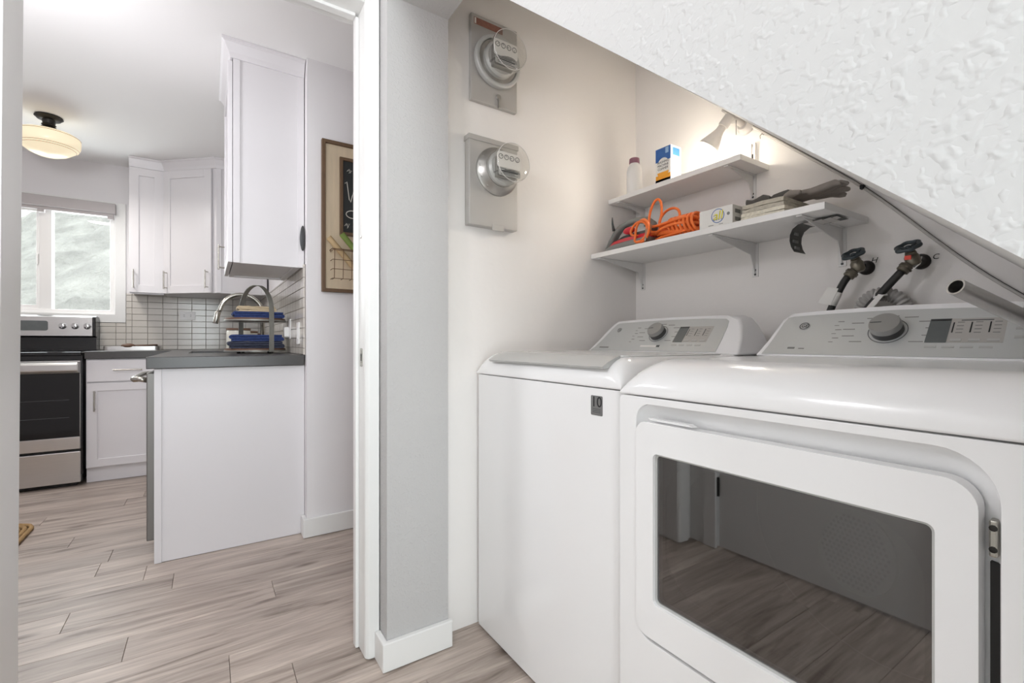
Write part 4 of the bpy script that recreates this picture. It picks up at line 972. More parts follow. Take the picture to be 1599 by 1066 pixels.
# drum
mb = MB(); mb.lathe([(0, 0.235), (0.01, 0.285), (0.42, 0.285)], (FX + 0.06, 0.405, 0.565), (1, 0, 0), 40, caps=False); dm = mb.build('drum', M_drum, dy, smooth=True)
mb = MB(); mb.lathe([(0, 0.284), (0.001, 0.27), (0.02, 0.12), (0.022, 0.001)], (1.252, 0.405, 0.565), (1, 0, 0), 40); mb.build('drum_back', M_drum, dm, smooth=True)
d, a_, b_ = frame_from((-0.85, 0.25, 0.1))
gc = Vector((1.235, 0.452, 0.52))
mb = MB(); mb.lathe([(0, 0.092), (0.006, 0.090), (0.007, 0.001)], gc, d, 36); gp = mb.build('lint_grille', M_silver2, dm, smooth=True)
mb = MB()
for i in range(-7, 8):
    for j in range(-7, 8):
        u, v = (i + 0.5 * (j % 2)) * 0.0115, j * 0.0105
        if u * u + v * v < 0.08 ** 2: mb.lathe([(0.0068, 0.0034), (0.0074, 0.0034)], gc + a_ * u + b_ * v, d, 8)
ho = mb.build('grille_holes', M_inkb, dm); ho['kind'] = 'stuff'
lid_cap(FX - 0.001, 1.49, EY0, EY1, 0.889, 0.962, 0.105, 0.075).build('top_cover', M_app, dy, smooth='all')
for x in (0.82, 1.42):
    for y in (EY0 + 0.05, EY1 - 0.05):
        mb = MB(); mb.lathe([(0, 0.022), (0.006, 0.024), (0.0145, 0.012)], (x, y, 0.0)); mb.build('foot', M_rubber, dy, smooth=True)
E_out = [(0.726, 0.0), (0.718, 0.10), (0.706, 0.35), (0.697, 0.62), (0.690, 0.82), (0.672, 0.955), (0.60, 0.99), (0.43, 1.03), (0.25, 1.0), (0.170, 0.955), (0.140, 0.82), (0.118, 0.55), (0.098, 0.30), (0.082, 0.0)]
E_gray = [(0.704, 0.04), (0.696, 0.20), (0.688, 0.45), (0.681, 0.72), (0.674, 0.85), (0.660, 0.875), (0.56, 0.905), (0.43, 0.925), (0.30, 0.905), (0.188, 0.85), (0.172, 0.76), (0.160, 0.55), (0.150, 0.30), (0.145, 0.05)]
ec, eg = console(dy, E_out, E_gray, 0.431, 0.51, 0.032, 0.082)
console_print(eg, 0, 0.431, 0.51, 0.036, (0.357, 0.321), 0.235)
monogram(eg, 0.621, 0.64, 0.014, M_inkb, None)
mark(eg, 'legend_mark', 0.632, 0.17, 0.018, 0.006, M_stripg); mark(eg, 'legend_mark', 0.606, 0.16, 0.014, 0.003, M_stripg)
for q in range(3): mark(eg, 'option_button', 0.210, 0.66 - q * 0.14, 0.022, 0.006, M_silver2, 0.0023, 0.0012)
mark(eg, 'legend_mark', 0.28, 0.675, 0.05, 0.002, M_ink, 0.0028)

# ---------------- steel tube lying across the dryer
A_, B_ = Vector((1.150, 0.264, 1.101)), Vector((1.318, 0.186, 1.031))
wt = thing('vacuum_wand', 'bare steel vacuum wand end propped on the dryer console', 'vacuum wand', (1.30, 0.16, 0.975))
dr_ = (B_ - A_).normalized()
mb = MB(); mb.lathe([(0.06, 0.0125), (0.0, 0.0125), (0.0, 0.0155), (0.185, 0.0155)], A_, dr_, 32); mb.build('tube', M_steel, wt, smooth=True)
mb = MB(); mb.lathe([(0.058, 0.0124), (0.059, 0.001)], A_, dr_, 24); mb.build('tube_core', M_inkb, wt)
J = A_ + dr_ * 0.187
mb = MB(); mb.lathe([(0, 0.0125), (0.01, 0.0125), (0.010, 0.021), (0.035, 0.021), (0.036, 0.016)], J, dr_, 24); mb.build('collar', M_steelv, wt, smooth=True)
K = J + dr_ * 0.034
mb = MB(); mb.tube([tuple(K), tuple(K + Vector((0.004, -0.022, -0.012))), (K.x - 0.01, K.y - 0.045, K.z - 0.028), (K.x - 0.04, K.y - 0.058, 0.983)], [0.017, 0.018, 0.019, 0.020], 14); mb.build('grip', M_dark, wt, smooth='all')

# ---------------- shelves and brackets
def shelf_brackets(parent_z, x_front, ys, drop, group, lbls):
    for y, lb in zip(ys, lbls):
        t = thing('shelf_bracket', lb, 'bracket', (XB, y, parent_z - drop), group)
        MB().box(XB - 0.004, XB, y - 0.011, y + 0.011, parent_z - drop, parent_z - 0.001).build('wall_leg', M_bracket, t, bevel=0.001)
        mb = MB(); mb.box(x_front, XB - 0.004, y - 0.008, y + 0.008, parent_z - 0.004, parent_z - 0.0005); mb.build('arm', M_bracket, t, bevel=0.001)
        mb = MB(); mb.prism([(x_front + 0.02, parent_z - 0.004), (XB - 0.0045, parent_z - 0.004), (XB - 0.0045, parent_z - drop * 0.92), (XB - 0.012, parent_z - drop * 0.85), (XB - 0.035, parent_z - drop * 0.36), (x_front + 0.07, parent_z - 0.014)], 'y', y - 0.0015, y + 0.0015); mb.build('web', M_bracket, t)
        for k in (0.80, 0.93):
            mb = MB(); mb.lathe([(0, 0.004), (0.002, 0.003)], (XB - 0.0042, y, parent_z - drop * k), (-1, 0, 0), 10); mb.build('screw', M_ink, t)
lo = tag(MB().box(1.345, XB - 0.001, 0.562, YM - 0.003, 1.347, 1.366).build('wall_shelf', M_shelf, bevel=0.001), 'lower and longer white shelf on the alcove back wall', 'shelf', 'wall shelves')
up = tag(MB().box(1.446, XB - 0.001, 0.850, YM - 0.003, 1.592, 1.611).build('wall_shelf', M_shelf, bevel=0.001), 'upper and shorter white shelf on the alcove back wall', 'shelf', 'wall shelves')
shelf_brackets(1.347, 1.352, (1.404, 0.897, 0.628), 0.118, 'shelf brackets', ('white bracket under the left end of the lower shelf', 'white bracket under the middle of the lower shelf', 'white bracket under the right end of the lower shelf'))
shelf_brackets(1.592, 1.453, (1.392, 0.905), 0.085, 'shelf brackets', ('white bracket under the left end of the upper shelf', 'white bracket under the right end of the upper shelf'))
st = thing('shelf_standard', 'slotted white wall standard rising above the right end of the upper shelf', 'wall standard', (XB, 0.905, 1.611))
for y in (0.897, 0.911):
    MB().box(XB - 0.010, XB, y - 0.003, y + 0.003, 1.6115, 1.702).build('rail', M_bracket, st)
MB().box(XB - 0.006, XB, 0.900, 0.908, 1.6115, 1.690).build('web', M_bracket, st)
MB().box(XB - 0.0065, XB - 0.006, 0.901, 0.907, 1.645, 1.665).build('slot', M_inkb, st)
for y in (1.145, 1.0):
    pass

# ---------------- upper shelf items
bo = thing('detergent_bottle', 'white bottle with a purple cap at the left end of the upper shelf', 'bottle', (1.487, 1.335, 1.611))
mb = MB(); mb.lathe([(0.0005, 0.027), (0.004, 0.031), (0.060, 0.032), (0.098, 0.031), (0.116, 0.027), (0.126, 0.0195), (0.130, 0.0185)], (1.487, 1.335, 1.611), n=32); mb.build('body', M_white, bo, smooth=True)
mb = MB(); mb.lathe([(0, 0.0205), (0.003, 0.0215), (0.020, 0.0205), (0.022, 0.018)], (1.487, 1.335, 1.741), n=32); mb.build('cap', M_purple, bo, smooth=True)
cx0, cx1, cy0, cy1, cz0, cz1 = 1.452, 1.512, 1.126, 1.196, 1.6112, 1.742
cbx = thing('cleaner_box', 'blue and white washing machine cleaner carton on the upper shelf', 'carton', ((cx0 + cx1) / 2, (cy0 + cy1) / 2, cz0))
MB().box(cx0, cx1, cy0, cy1, cz0, cz1).build('carton', M_paper, cbx, bevel=0.0008)
MB().box(cx0 - 0.0004, cx0 - 0.0001, cy0, cy1, 1.690, cz1 - 0.001).build('blue_print', M_bprint, cbx)
MB().box(cx0 - 0.0004, cx0 - 0.0001, cy0 + 0.001, cy1 - 0.001, cz0 + 0.002, 1.638).build('orange_print', M_oprint, cbx)
MB().box(cx0 - 0.0004, cx0 - 0.0001, cy0, cy1, cz0 + 0.0005, 1.622).build('blue_foot_print', M_bprint, cbx)
mb = MB(); mb.prism([(1.161 + 0.030 * math.cos(t * PI / 18), 1.666 + 0.036 * math.sin(t * PI / 18)) for t in range(36)], 'x', cx0 - 0.0009, cx0 - 0.0002); mb.build('white_label', M_paper, cbx)
mb = MB(); mb.prism([(1.161 + 0.026 * math.cos(PI + t * PI / 18), 1.648 + 0.020 * math.sin(PI + t * PI / 18)) for t in range(19)], 'x', cx0 - 0.0012, cx0 - 0.0003); mb.build('orange_disc', M_oprint, cbx)
MB().box(cx0 - 0.0007, cx0 - 0.0001, 1.136, 1.150, 1.716, 1.738).build('pale_patch', mat('pale_blue_print', (150, 186, 220), 0.5, bump=(60, 0.01)), cbx)
for txt, z in (('WASHING', 1.686), ('MACHINE', 1.6735), ('CLEANER', 1.661)):
    text_part(txt, 'lettering', M_inkb, cbx, (cx0 - 0.0009, 1.161, z), (0, -1, 0), (0, 0, 1), 0.0125, 0.0002, 0.0002, sx=0.92)
for q, (z0, z1) in enumerate(((1.705, 1.735), (1.66, 1.698), (1.625, 1.65))):
    MB().box(1.462, 1.504, cy0 - 0.0004, cy0 - 0.0001, z0, z1).build('side_print', M_stripg if q else M_bprint, cbx)

# clamp lamp
lp = thing('wall_spot_lamp', 'white swivel lamp holder with a lit reflector bulb above the upper shelf', 'wall lamp', (XB, 0.935, 1.765))
ax_d = Vector((-0.30, 0.50, -0.81)).normalized()
mb = MB(); mb.lathe([(0, 0.030), (0.010, 0.030), (0.016, 0.024), (0.03, 0.018)], (XB - 0.001, 0.930, 1.775), (-1, 0, 0), 24); mb.build('wall_base', M_lampw, lp, smooth=True)
mb = MB(); mb.tube([(XB - 0.028, 0.930, 1.775), (XB - 0.06, 0.934, 1.785), (XB - 0.085, 0.942, 1.782)], [0.012, 0.012, 0.014], 12); mb.build('swivel_arm', M_lampw, lp, smooth='all')
S0 = Vector((XB - 0.088, 0.938, 1.795))
mb = MB(); mb.lathe([(0, 0.010), (0.004, 0.017), (0.040, 0.018), (0.043, 0.016)], S0, ax_d, 24); mb.build('socket', M_lampw, lp, smooth=True)
mb = MB(); mb.lathe([(0.044, 0.0145), (0.060, 0.0150), (0.070, 0.018), (0.085, 0.024), (0.115, 0.036), (0.120, 0.0375), (0.124, 0.0365)], S0, ax_d, 32, caps=False); mb.build('reflector', M_lampw, lp, smooth='all')
mb = MB(); mb.lathe([(0.1225, 0.036), (0.127, 0.030), (0.130, 0.015), (0.131, 0.001)], S0, ax_d, 32); mb.build('bulb_face', M_bulb, lp, smooth='all')
mb = MB(); mb.cyl((XB - 0.075, 0.925, 1.776), (XB - 0.075, 0.925, 1.725), 0.0012, 6); mb.build('pull_chain', M_ink, lp)
sd_ = bpy.data.lights.new('reflector_bulb_light', 'SPOT'); sd_.energy = 3.3; sd_.color = (1, 0.94, 0.85); sd_.shadow_soft_size = 0.03
sd_.spot_size = math.radians(172); sd_.spot_blend = 1.0
so_ = bpy.data.objects.new('reflector_bulb_light', sd_); COL.objects.link(so_); so_.location = S0 + ax_d * 0.140
so_.rotation_euler = Vector((-0.70, 0.40, -0.55)).to_track_quat('-Z', 'Y').to_euler()
gd_ = bpy.data.lights.new('reflector_bulb_glow', 'POINT'); gd_.energy = 1.7; gd_.color = (1, 0.92, 0.78); gd_.shadow_soft_size = 0.035
go_ = bpy.data.objects.new('reflector_bulb_glow', gd_); COL.objects.link(go_); go_.location = S0 + ax_d * 0.170
# small hook
mb = MB(); mb.tube([(XB, 0.868, 1.722), (XB - 0.014, 0.868, 1.722), (XB - 0.020, 0.871, 1.714), (XB - 0.014, 0.873, 1.707)], 0.0016, 6)
tag(mb.build('cup_hook', M_steelv, smooth='all', loc=(XB, 0.868, 1.72)), 'tiny wire hook in the wall beside the spot lamp', 'hook')

# ---------------- lower shelf items
# clothes iron, tip towards the meter wall
IZ = 1.366
ir = thing('clothes_iron', 'grey and red clothes iron at the left end of the lower shelf', 'iron', (1.42, 1.29, IZ))
def iron_ring(z, scale, y_tip, y_heel, half, n=20):
    P = []
    for i in range(n + 1):
        t = i / n; y = y_heel + (y_tip - y_heel) * t
        w = half * scale * math.sqrt(max(0, 1 - t ** 2.4)); P.append((1.425 - w, y, z))
    for i in range(n, -1, -1):
        t = i / n; y = y_heel + (y_tip - y_heel) * t
        w = half * scale * math.sqrt(max(0, 1 - t ** 2.4)); P.append((1.425 + w + 0.0002, y, z))
    return P
mb = MB(); mb.loft([iron_ring(IZ + 0.001, 1, 1.432, 1.175, 0.055), iron_ring(IZ + 0.008, 1.0, 1.434, 1.172, 0.056)]); mb.build('soleplate', M_steel, ir, smooth=True)
mb = MB(); mb.loft([iron_ring(IZ + 0.009, 1.03, 1.437, 1.168, 0.056), iron_ring(IZ + 0.020, 1.02, 1.436, 1.168, 0.056), iron_ring(IZ + 0.030, 0.9, 1.422, 1.170, 0.056)]); mb.build('skirt', M_igrey, ir, smooth=True)
mb = MB(); mb.loft([iron_ring(IZ + 0.031, 0.88, 1.415, 1.172, 0.056), iron_ring(IZ + 0.046, 0.76, 1.395, 1.175, 0.056)]); mb.build('water_tank', M_red, ir, smooth=True)
mb = MB(); rings = []
pth = [(1.418, IZ + 0.022, .020, .012), (1.400, IZ + 0.05, .021, .012), (1.375, IZ + 0.082, .020, .012), (1.350, IZ + 0.102, .018, .012), (1.31, IZ + 0.113, .017, .012), (1.26, IZ + 0.114, .017, .012), (1.215, IZ + 0.106, .019, .014), (1.190, IZ + 0.085, .022, .016), (1.182, IZ + 0.045, .026, .014)]
for i, (y, z, wx, th) in enumerate(pth):
    a = pth[max(i - 1, 0)]; b = pth[min(i + 1, len(pth) - 1)]; t = Vector((0, b[0] - a[0], b[1] - a[1])).normalized(); n_ = Vector((0, -t.z, t.y)); c = Vector((1.425, y, z))
    rings.append([c + Vector((wx * math.cos(q * PI / 6), 0, 0)) + n_ * (th * math.sin(q * PI / 6)) for q in range(12)])
mb.loft(rings); mb.build('handle', M_igrey, ir, smooth='all')
mb = MB(); mb.loft([iron_ring(IZ + 0.047, 0.70, 1.385, 1.18, 0.05), iron_ring(IZ + 0.062, 0.5, 1.345, 1.185, 0.05)]); mb.build('deck', M_idark, ir, smooth=True)
mb = MB(); mb.sphere((1.39, 1.275, IZ + 0.072), 0.018, (0.8, 1.6, 0.8)); mb.build('dial', M_red, ir, smooth='all')
mb = MB(); mb.tube([(1.405, 1.372, IZ + 0.092), (1.40, 1.374, IZ + 0.12), (1.402, 1.378, IZ + 0.148)], [0.006, 0.004, 0.002], 8); mb.build('spray_trigger', M_idark, ir, smooth='all')
# orange extension cord
def cord_path():
    pts = []; rnd = random.Random(4)
    yc, zc, xc = 1.075, 1.405, 1.425
    # coil lying along Y, wrapped many times
    for k in range(9):
        for i in range(20):
            t = 2 * PI * i / 20; f = k + i / 20
            ry = 0.098 + 0.012 * math.sin(f * 1.7); rx = 0.036 + 0.010 * math.cos(f * 2.3)
            y = yc + ry * math.cos(t) * (1.0 if math.cos(t) > 0 else 0.92); x = xc + rx * math.sin(t) + 0.012 * math.sin(f * 3.1)
            z = 1.376 + 0.0072 * k + 0.012 * math.sin(t * 2 + k) * (0.3 + 0.1 * k) * 0.6 + 0.006 * math.sin(f * 5)
            pts.append((x, y, max(z, 1.3735)))
    # tight wraps around the right half
    for k in range(7):
        for i in range(12):
            t = 2 * PI * i / 12; f = k + i / 12
            pts.append((xc + 0.052 * math.cos(t + 0.5), 1.085 - 0.016 * f + 0.006 * math.sin(t), max(1.413 + 0.041 * math.sin(t + 0.5), 1.3735)))
    # two standing loops at the left
    for (y0, z0, ry, rz, x, a0) in ((1.155, 1.47, 0.030, 0.068, 1.40, -1.2), (1.115, 1.452, 0.048, 0.046, 1.43, -1.0)):
        for i in range(18):
            t = a0 + 2 * PI * i / 18; pts.append((x + 0.012 * math.sin(t), y0 - ry * math.cos(t), z0 + rz * math.sin(t)))
    for (y0, ry, rz, x) in ((1.205, 0.052, 0.040, 1.366), (1.185, 0.042, 0.043, 1.362)):
        for i in range(18):
            t = -0.5 + 2 * PI * i / 18; pts.append((x + 0.010 * math.cos(t), y0 + ry * math.cos(t), 1.416 + rz * math.sin(t)))
    # smooth
    P = [Vector(p) for p in pts]
    for _ in range(2): P = [P[0]] + [(P[i - 1] + P[i] * 2 + P[i + 1]) / 4 for i in range(1, len(P) - 1)] + [P[-1]]
    out = []
    for i in range(len(P) - 1):
        p0, p1, p2, p3 = P[max(i - 1, 0)], P[i], P[i + 1], P[min(i + 2, len(P) - 1)]
        for s in (0, 0.5):
            out.append(0.5 * ((2 * p1) + (-p0 + p2) * s + (2 * p0 - 5 * p1 + 4 * p2 - p3) * s * s + (-p0 + 3 * p1 - 3 * p2 + p3) * s ** 3))
    return [(p.x, p.y, max(p.z, IZ + 0.0055)) for p in out], P[-1]
cp, pe = cord_path()
oc = thing('extension_cord', 'coiled orange extension cord between the iron and the small white box', 'extension cord', (1.42, 1.08, IZ))
mb = MB(); mb.tube(cp, 0.0050, 7); mb.build('cord', M_orange, oc, smooth='all')
mb = MB(); mb.lathe([(0, 0.005), (0.012, 0.008), (0.03, 0.011), (0.05, 0.010), (0.052, 0.006)], (1.355, 1.16, 1.385), (0.25, -0.12, 0.95), 14); pg = mb.build('plug', mat('tan_plug_rubber', (170, 128, 100), 0.5, bump=(60, 0.05)), oc, smooth=True)
mb = MB(); mb.tube([(1.352, 1.163, 1.372), (1.355, 1.16, 1.385)], [0.003, 0.005], 8); mb.build('prong', M_brass, pg)
# small white box with a printed logo
sx0, sx1, sy0, sy1, sz1 = 1.362, 1.420, 0.826, 0.942, 1.428
sb = thing('dryer_sheet_box', 'small white carton with a yellow printed word on the lower shelf', 'carton', (1.39, 0.884, IZ))
MB().box(sx0, sx1, sy0, sy1, IZ + 0.0005, sz1).build('carton', M_paper, sb, bevel=0.001)
mb = MB(); mb.plate(circle(0.876, 1.402, 0.0225, 32), [circle(0.876, 1.402, 0.0205, 32)], 'x', sx0 - 0.0006, sx0 - 0.0001); mb.build('print_ring', M_bprint, sb)
t_ = text_part('all', 'lettering', M_yellow, sb, (sx0 - 0.0001, 0.875, 1.402), (0, -1, 0), (0, 0, 1), 0.040, 0.0008, 0.0003, shear=0.18, sx=0.95)
text_part('all', 'lettering_edge', M_bprint, sb, (sx0 - 0.0001, 0.8765, 1.401), (0, -1, 0), (0, 0, 1), 0.042, 0.0002, 0.0003, shear=0.18, sx=0.95)
for y, w in ((0.90, 0.018), (0.865, 0.014)): MB().box(sx0 - 0.0006, sx0 - 0.0001, y - w / 2, y + w / 2, 1.374, 1.3757).build('fine_print', M_stripg, sb)
mb = MB(); mb.prism(circle(0.840, 1.402, 0.005, 14), 'x', sx0 - 0.0006, sx0 - 0.0001); mb.build('print_dot', M_stripg, sb)
for z in (1.385, 1.41):
    MB().box(1.375, 1.405, sy0 - 0.0005, sy0 - 0.0001, z - 0.006, z + 0.006).build('side_print', M_stripg, sb)
tag(MB().box(1.432, 1.50, 0.80, 0.868, IZ + 0.0005, 1.432).build('grey_box', M_hose, bevel=0.002), 'small grey box tucked behind the white carton', 'carton')
cloth('folded_towel', 'cream knit towel folded at the right of the lower shelf', M_towel2, 1.358, 1.54, 0.672, 0.800, IZ + 0.0008, 0.022, 2, 21, 'towel', 'folded towels')
cloth('folded_towel', 'taupe towel folded on top of the cream one', M_towel, 1.362, 1.54, 0.676, 0.798, IZ + 0.0235, 0.026, 2, 25, 'towel', 'folded towels')
# work gloves
def glove(name, label, base, yaw, seed, m):
    mb = MB(); c = Vector(base); ca, sa = math.cos(yaw), math.sin(yaw)
    def Lp(a, b, z): return Vector((c.x + a * ca - b * sa, c.y + a * sa + b * ca, c.z + z))
    # cuff + palm, elliptical loft
    rings = []
    for a, hw, hh, z in ((0.0, 0.040, 0.016, 0.016), (0.03, 0.038, 0.013, 0.014), (0.06, 0.040, 0.012, 0.016), (0.10, 0.044, 0.013, 0.018), (0.125, 0.043, 0.012, 0.018), (0.14, 0.036, 0.009, 0.018)):
        rings.append([Lp(a, hw * math.cos(q * PI / 8), z + hh * math.sin(q * PI / 8) + 0.004 * math.sin(a * 60 + seed)) for q in range(16)])
    mb.loft(rings)
    for k, (b, ln, cur) in enumerate(((-0.030, 0.060, 0.010), (-0.011, 0.072, 0.012), (0.010, 0.070, 0.002), (0.029, 0.056, -0.006))):
        mb.tube([Lp(0.12, b, 0.018), Lp(0.14 + ln * 0.35, b * 1.12, 0.021 + cur * 0.3), Lp(0.14 + ln * 0.75, b * 1.2, 0.018 + cur), Lp(0.14 + ln, b * 1.22, 0.013 + cur)], [0.011, 0.0115, 0.0105, 0.006], 9)
    mb.tube([Lp(0.055, -0.03, 0.016), Lp(0.08, -0.055, 0.018), Lp(0.11, -0.068, 0.014)], [0.012, 0.012, 0.007], 9)
    o = mb.build(name, m, smooth='all', loc=base)
    rm = o.modifiers.new('fuse', 'REMESH'); rm.mode = 'VOXEL'; rm.voxel_size = 0.0032; rm.use_smooth_shade = True
    sm = o.modifiers.new('soft', 'SMOOTH'); sm.iterations = 3; sm.factor = 0.5
    return o
gl = tag(glove('work_glove', '', (1.475, 0.775, IZ + 0.050), -1.42, 1, M_glove), 'grey brown work glove with fingers hanging past the folded towels', 'glove', 'work gloves')
gl2 = tag(glove('work_glove', '', (1.420, 0.815, IZ + 0.052), -1.15, 4, M_glovec), 'charcoal work glove crumpled at the left of the towels', 'glove', 'work gloves')
gl2.scale = (0.62, 0.62, 0.95)
# peeling label strip under the lower shelf
mb = MB(); pth = [(0.5645, 1.3425), (0.60, 1.342), (0.64, 1.3405), (0.664, 1.339), (0.680, 1.328), (0.687, 1.312), (0.688, 1.295), (0.684, 1.277), (0.676, 1.262)]
def strip_mesh(lo_, hi_, x0, x1, dz):
    m_ = MB(); rings = []
    for y, z in pth[lo_:hi_]: rings.append([(x0, y, z), (x1, y, z), (x1, y - 0.0004 * dz, z - 0.0006), (x0, y - 0.0004 * dz, z - 0.0006)])
    return m_.loft(rings)
ls = thing('label_strip', 'black label strip peeling off the underside of the lower shelf', 'label', (1.46, 0.62, 1.345))
strip_mesh(0, 9, 1.425, 1.495, 1).build('film', M_strip, ls, smooth=True)
for y0, y1, x0, x1 in ((0.606, 0.652, 1.430, 1.488), (0.583, 0.601, 1.430, 1.488), (0.567, 0.578, 1.428, 1.455)):
    mb = MB(); mb.loft([[(x0, y0, 1.3414), (x1, y0, 1.3414), (x1, y1, 1.3390), (x0, y1, 1.3390)], [(x0, y0, 1.3404), (x1, y0, 1.3404), (x1, y1, 1.3383), (x0, y1, 1.3383)]]); mb.build('printed_panel', M_stripw, ls)
for z, w in ((1.318, 0.030), (1.296, 0.036), (1.276, 0.032)):
    mb = MB(); yy = 0.686 if z > 1.31 else (0.6884 if z > 1.285 else 0.6838)
    for k, dx in enumerate((-0.4, -0.1, 0.2)):
        mb.box(1.455 + dx * w, 1.455 + (dx + 0.22) * w, yy - 0.0040, yy - 0.0012, z - 0.004, z + 0.004)
    o = mb.build('printed_word', M_stripg, ls); o['kind'] = 'stuff'

# ---------------- water valves and hoses
def valve(label, y, z, hose_end, bend, tag_red, letter):
    t = thing('water_valve', label, 'valve', (XB, y, z), 'laundry water valves')
    mb = MB(); mb.lathe([(0, 0.021), (0.004, 0.021), (0.010, 0.016), (0.016, 0.0125), (0.040, 0.0125)], (XB - 0.001, y, z), (-1, 0, 0), 20); mb.build('escutcheon', M_darkmet, t, smooth=True)
    bx = XB - 0.052
    mb = MB(); mb.lathe([(-0.016, 0.012), (-0.010, 0.0165), (0.010, 0.0165), (0.018, 0.012)], (bx, y + 0.004, z), (0, 0.25, 1), 20); body = mb.build('body', M_brass, t, smooth=True)
    nd = Vector((-0.35, 0.55, -0.75)).normalized(); n0 = Vector((bx, y + 0.006, z - 0.004))
    mb = MB(); mb.lathe([(0, 0.011), (0.012, 0.012), (0.014, 0.0165), (0.022, 0.0172), (0.024, 0.0150), (0.032, 0.0150), (0.034, 0.012)], n0, nd, 12); mb.build('outlet_nut', M_brass, t, smooth=True)
    sd = Vector((-0.56, 0.10, 0.82)).normalized(); s0 = Vector((bx - 0.002, y + 0.006, z + 0.012))
    mb = MB(); mb.lathe([(0, 0.012), (0.006, 0.013), (0.012, 0.0115), (0.013, 0.007), (0.026, 0.006)], s0, sd, 14); mb.build('stem', M_brass, t, smooth=True)
    wc_ = s0 + sd * 0.028; d, a, b = frame_from(sd)
    mb = MB(); pts = []
    for i in range(48):
        q = 2 * PI * i / 48; r = 0.0245 + 0.0022 * math.cos(6 * q); pts.append(tuple(wc_ + a * r * math.cos(q) + b * r * math.sin(q)))
    mb.tube(pts, 0.0052, 8, loop=True)
    for k in range(3):
        q = k * 2 * PI / 3; e = wc_ + a * 0.0235 * math.cos(q) + b * 0.0235 * math.sin(q); mb.tube([tuple(wc_ - sd * 0.004), tuple((wc_ + e) / 2 - sd * 0.003), tuple(e)], 0.0038, 6)
    mb.sphere(wc_ - sd * 0.003, 0.008, (1, 1, 0.8), 10, 8)
    mb.build('hand_wheel', M_wheel, t, smooth='all')
    if tag_red:
        mb = MB(); mb.box(s0.x - 0.017, s0.x - 0.0145, s0.y - 0.004, s0.y + 0.010, s0.z - 0.012, s0.z - 0.001); mb.build('red_tag', M_redtag, t)
        mb = MB(); p0 = n0 + Vector((0.012, -0.017, 0.012)); mb.tube([tuple(p0), tuple(p0 + Vector((-0.014, 0.0, -0.02))), tuple(p0 + Vector((-0.026, 0.012, -0.036)))], 0.0017, 6); mb.build('tie', M_white, t, smooth='all')
    # hose
    e0 = n0 + nd * 0.032; e1 = Vector(hose_end)
    h = thing('water_hose', 'black rubber fill hose dropping from the %s valve behind the dryer' % ('right' if tag_red else 'left'), 'hose', tuple(e1), 'fill hoses')
    P = []
    c1 = e0 + nd * bend; 
    for i in range(15):
        s = i / 14; P.append(tuple(e0 * (1 - s) ** 2 + c1 * 2 * s * (1 - s) + e1 * s * s))
    mb = MB(); mb.tube(P, 0.0098, 12); mb.build('hose', M_rubber, h, smooth='all')
    return P, h
P1, h1 = valve('left water valve with a dark hand wheel, letter H on the wall', 0.566, 1.217, (1.545, 0.655, 1.02), 0.035, False, 'H')
P2, h2 = valve('right water valve with a dark hand wheel and red tag, letter C on the wall', 0.441, 1.217, (1.535, 0.590, 1.02), 0.045, True, 'C')
wl_back = bpy.data.objects['wall_back']
text_part('H', 'pencil_letter', M_inkb, wl_back, (XB, 0.549, 1.236), (0, -1, 0), (0, 0, 1), 0.022, 0.0002, 0.0002, shear=0.3)
text_part('C', 'pencil_letter', M_inkb, wl_back, (XB, 0.412, 1.226), (0, -1, 0), (0, 0, 1), 0.020, 0.0002, 0.0002, shear=0.2)
# paper tags on the hoses
def flag(parent, q0, q1, w, name):
    q0 = Vector(q0); q1 = Vector(q1); d = (q1 - q0).normalized(); sv = Vector((-0.1, 0.95, 0.25)).normalized()
    mb = MB(); o = Vector((-0.011, 0, 0)); mb.loft([[q0 + o, q1 + o, q1 + o + sv * w, q0 + o + sv * w * 0.8], [q0 + o * 1.1, q1 + o * 1.1, q1 + o * 1.1 + sv * w, q0 + o * 1.1 + sv * w * 0.8]])
    return mb.build(name, M_paper, parent)
flag(h1, P1[5], P1[9], 0.034, 'paper_tag')
mb = MB(); mb.tube(P1[6:10], 0.0106, 12); mb.build('white_sleeve', M_paper, h1, smooth='all')
flag(h2, P2[7], P2[11], -0.016, 'paper_tag')
# corrugated drain hose arch
dh = thing('drain_hose', 'grey corrugated drain hose arching behind the dryer console', 'hose', (1.585, 0.52, 1.04))
P = [];
for i in range(121):
    t = PI * (1.0 - i / 120) ; P.append((1.588 - 0.012 * math.sin(t), 0.515 - 0.053 * math.cos(PI - t) * 1.0, 1.075 + 0.058 * math.sin(t)))
P = [(1.588, 0.515 + 0.060, 1.03)] + [(p[0], 1.03 - p[1], p[2]) for p in P] + [(1.588, 0.515 - 0.060, 1.03)]
mb = MB(); mb.tube(P, [0.0178 + 0.0024 * math.sin(i * 2 * PI / 7) for i in range(len(P))], 14); mb.build('corrugated_tube', M_hose, dh, smooth='all')
tie = MB(); tie.tube([tuple(Vector(P2[7]) + Vector((0.012, 0.012, 0.014))), tuple(Vector(P2[8]) + Vector((-0.014, 0.0, 0.004))), tuple(Vector(P2[7]) + Vector((0.0, -0.016, -0.002)))], 0.003, 6)
tie.build('cable_tie', M_white, h2, smooth='all')

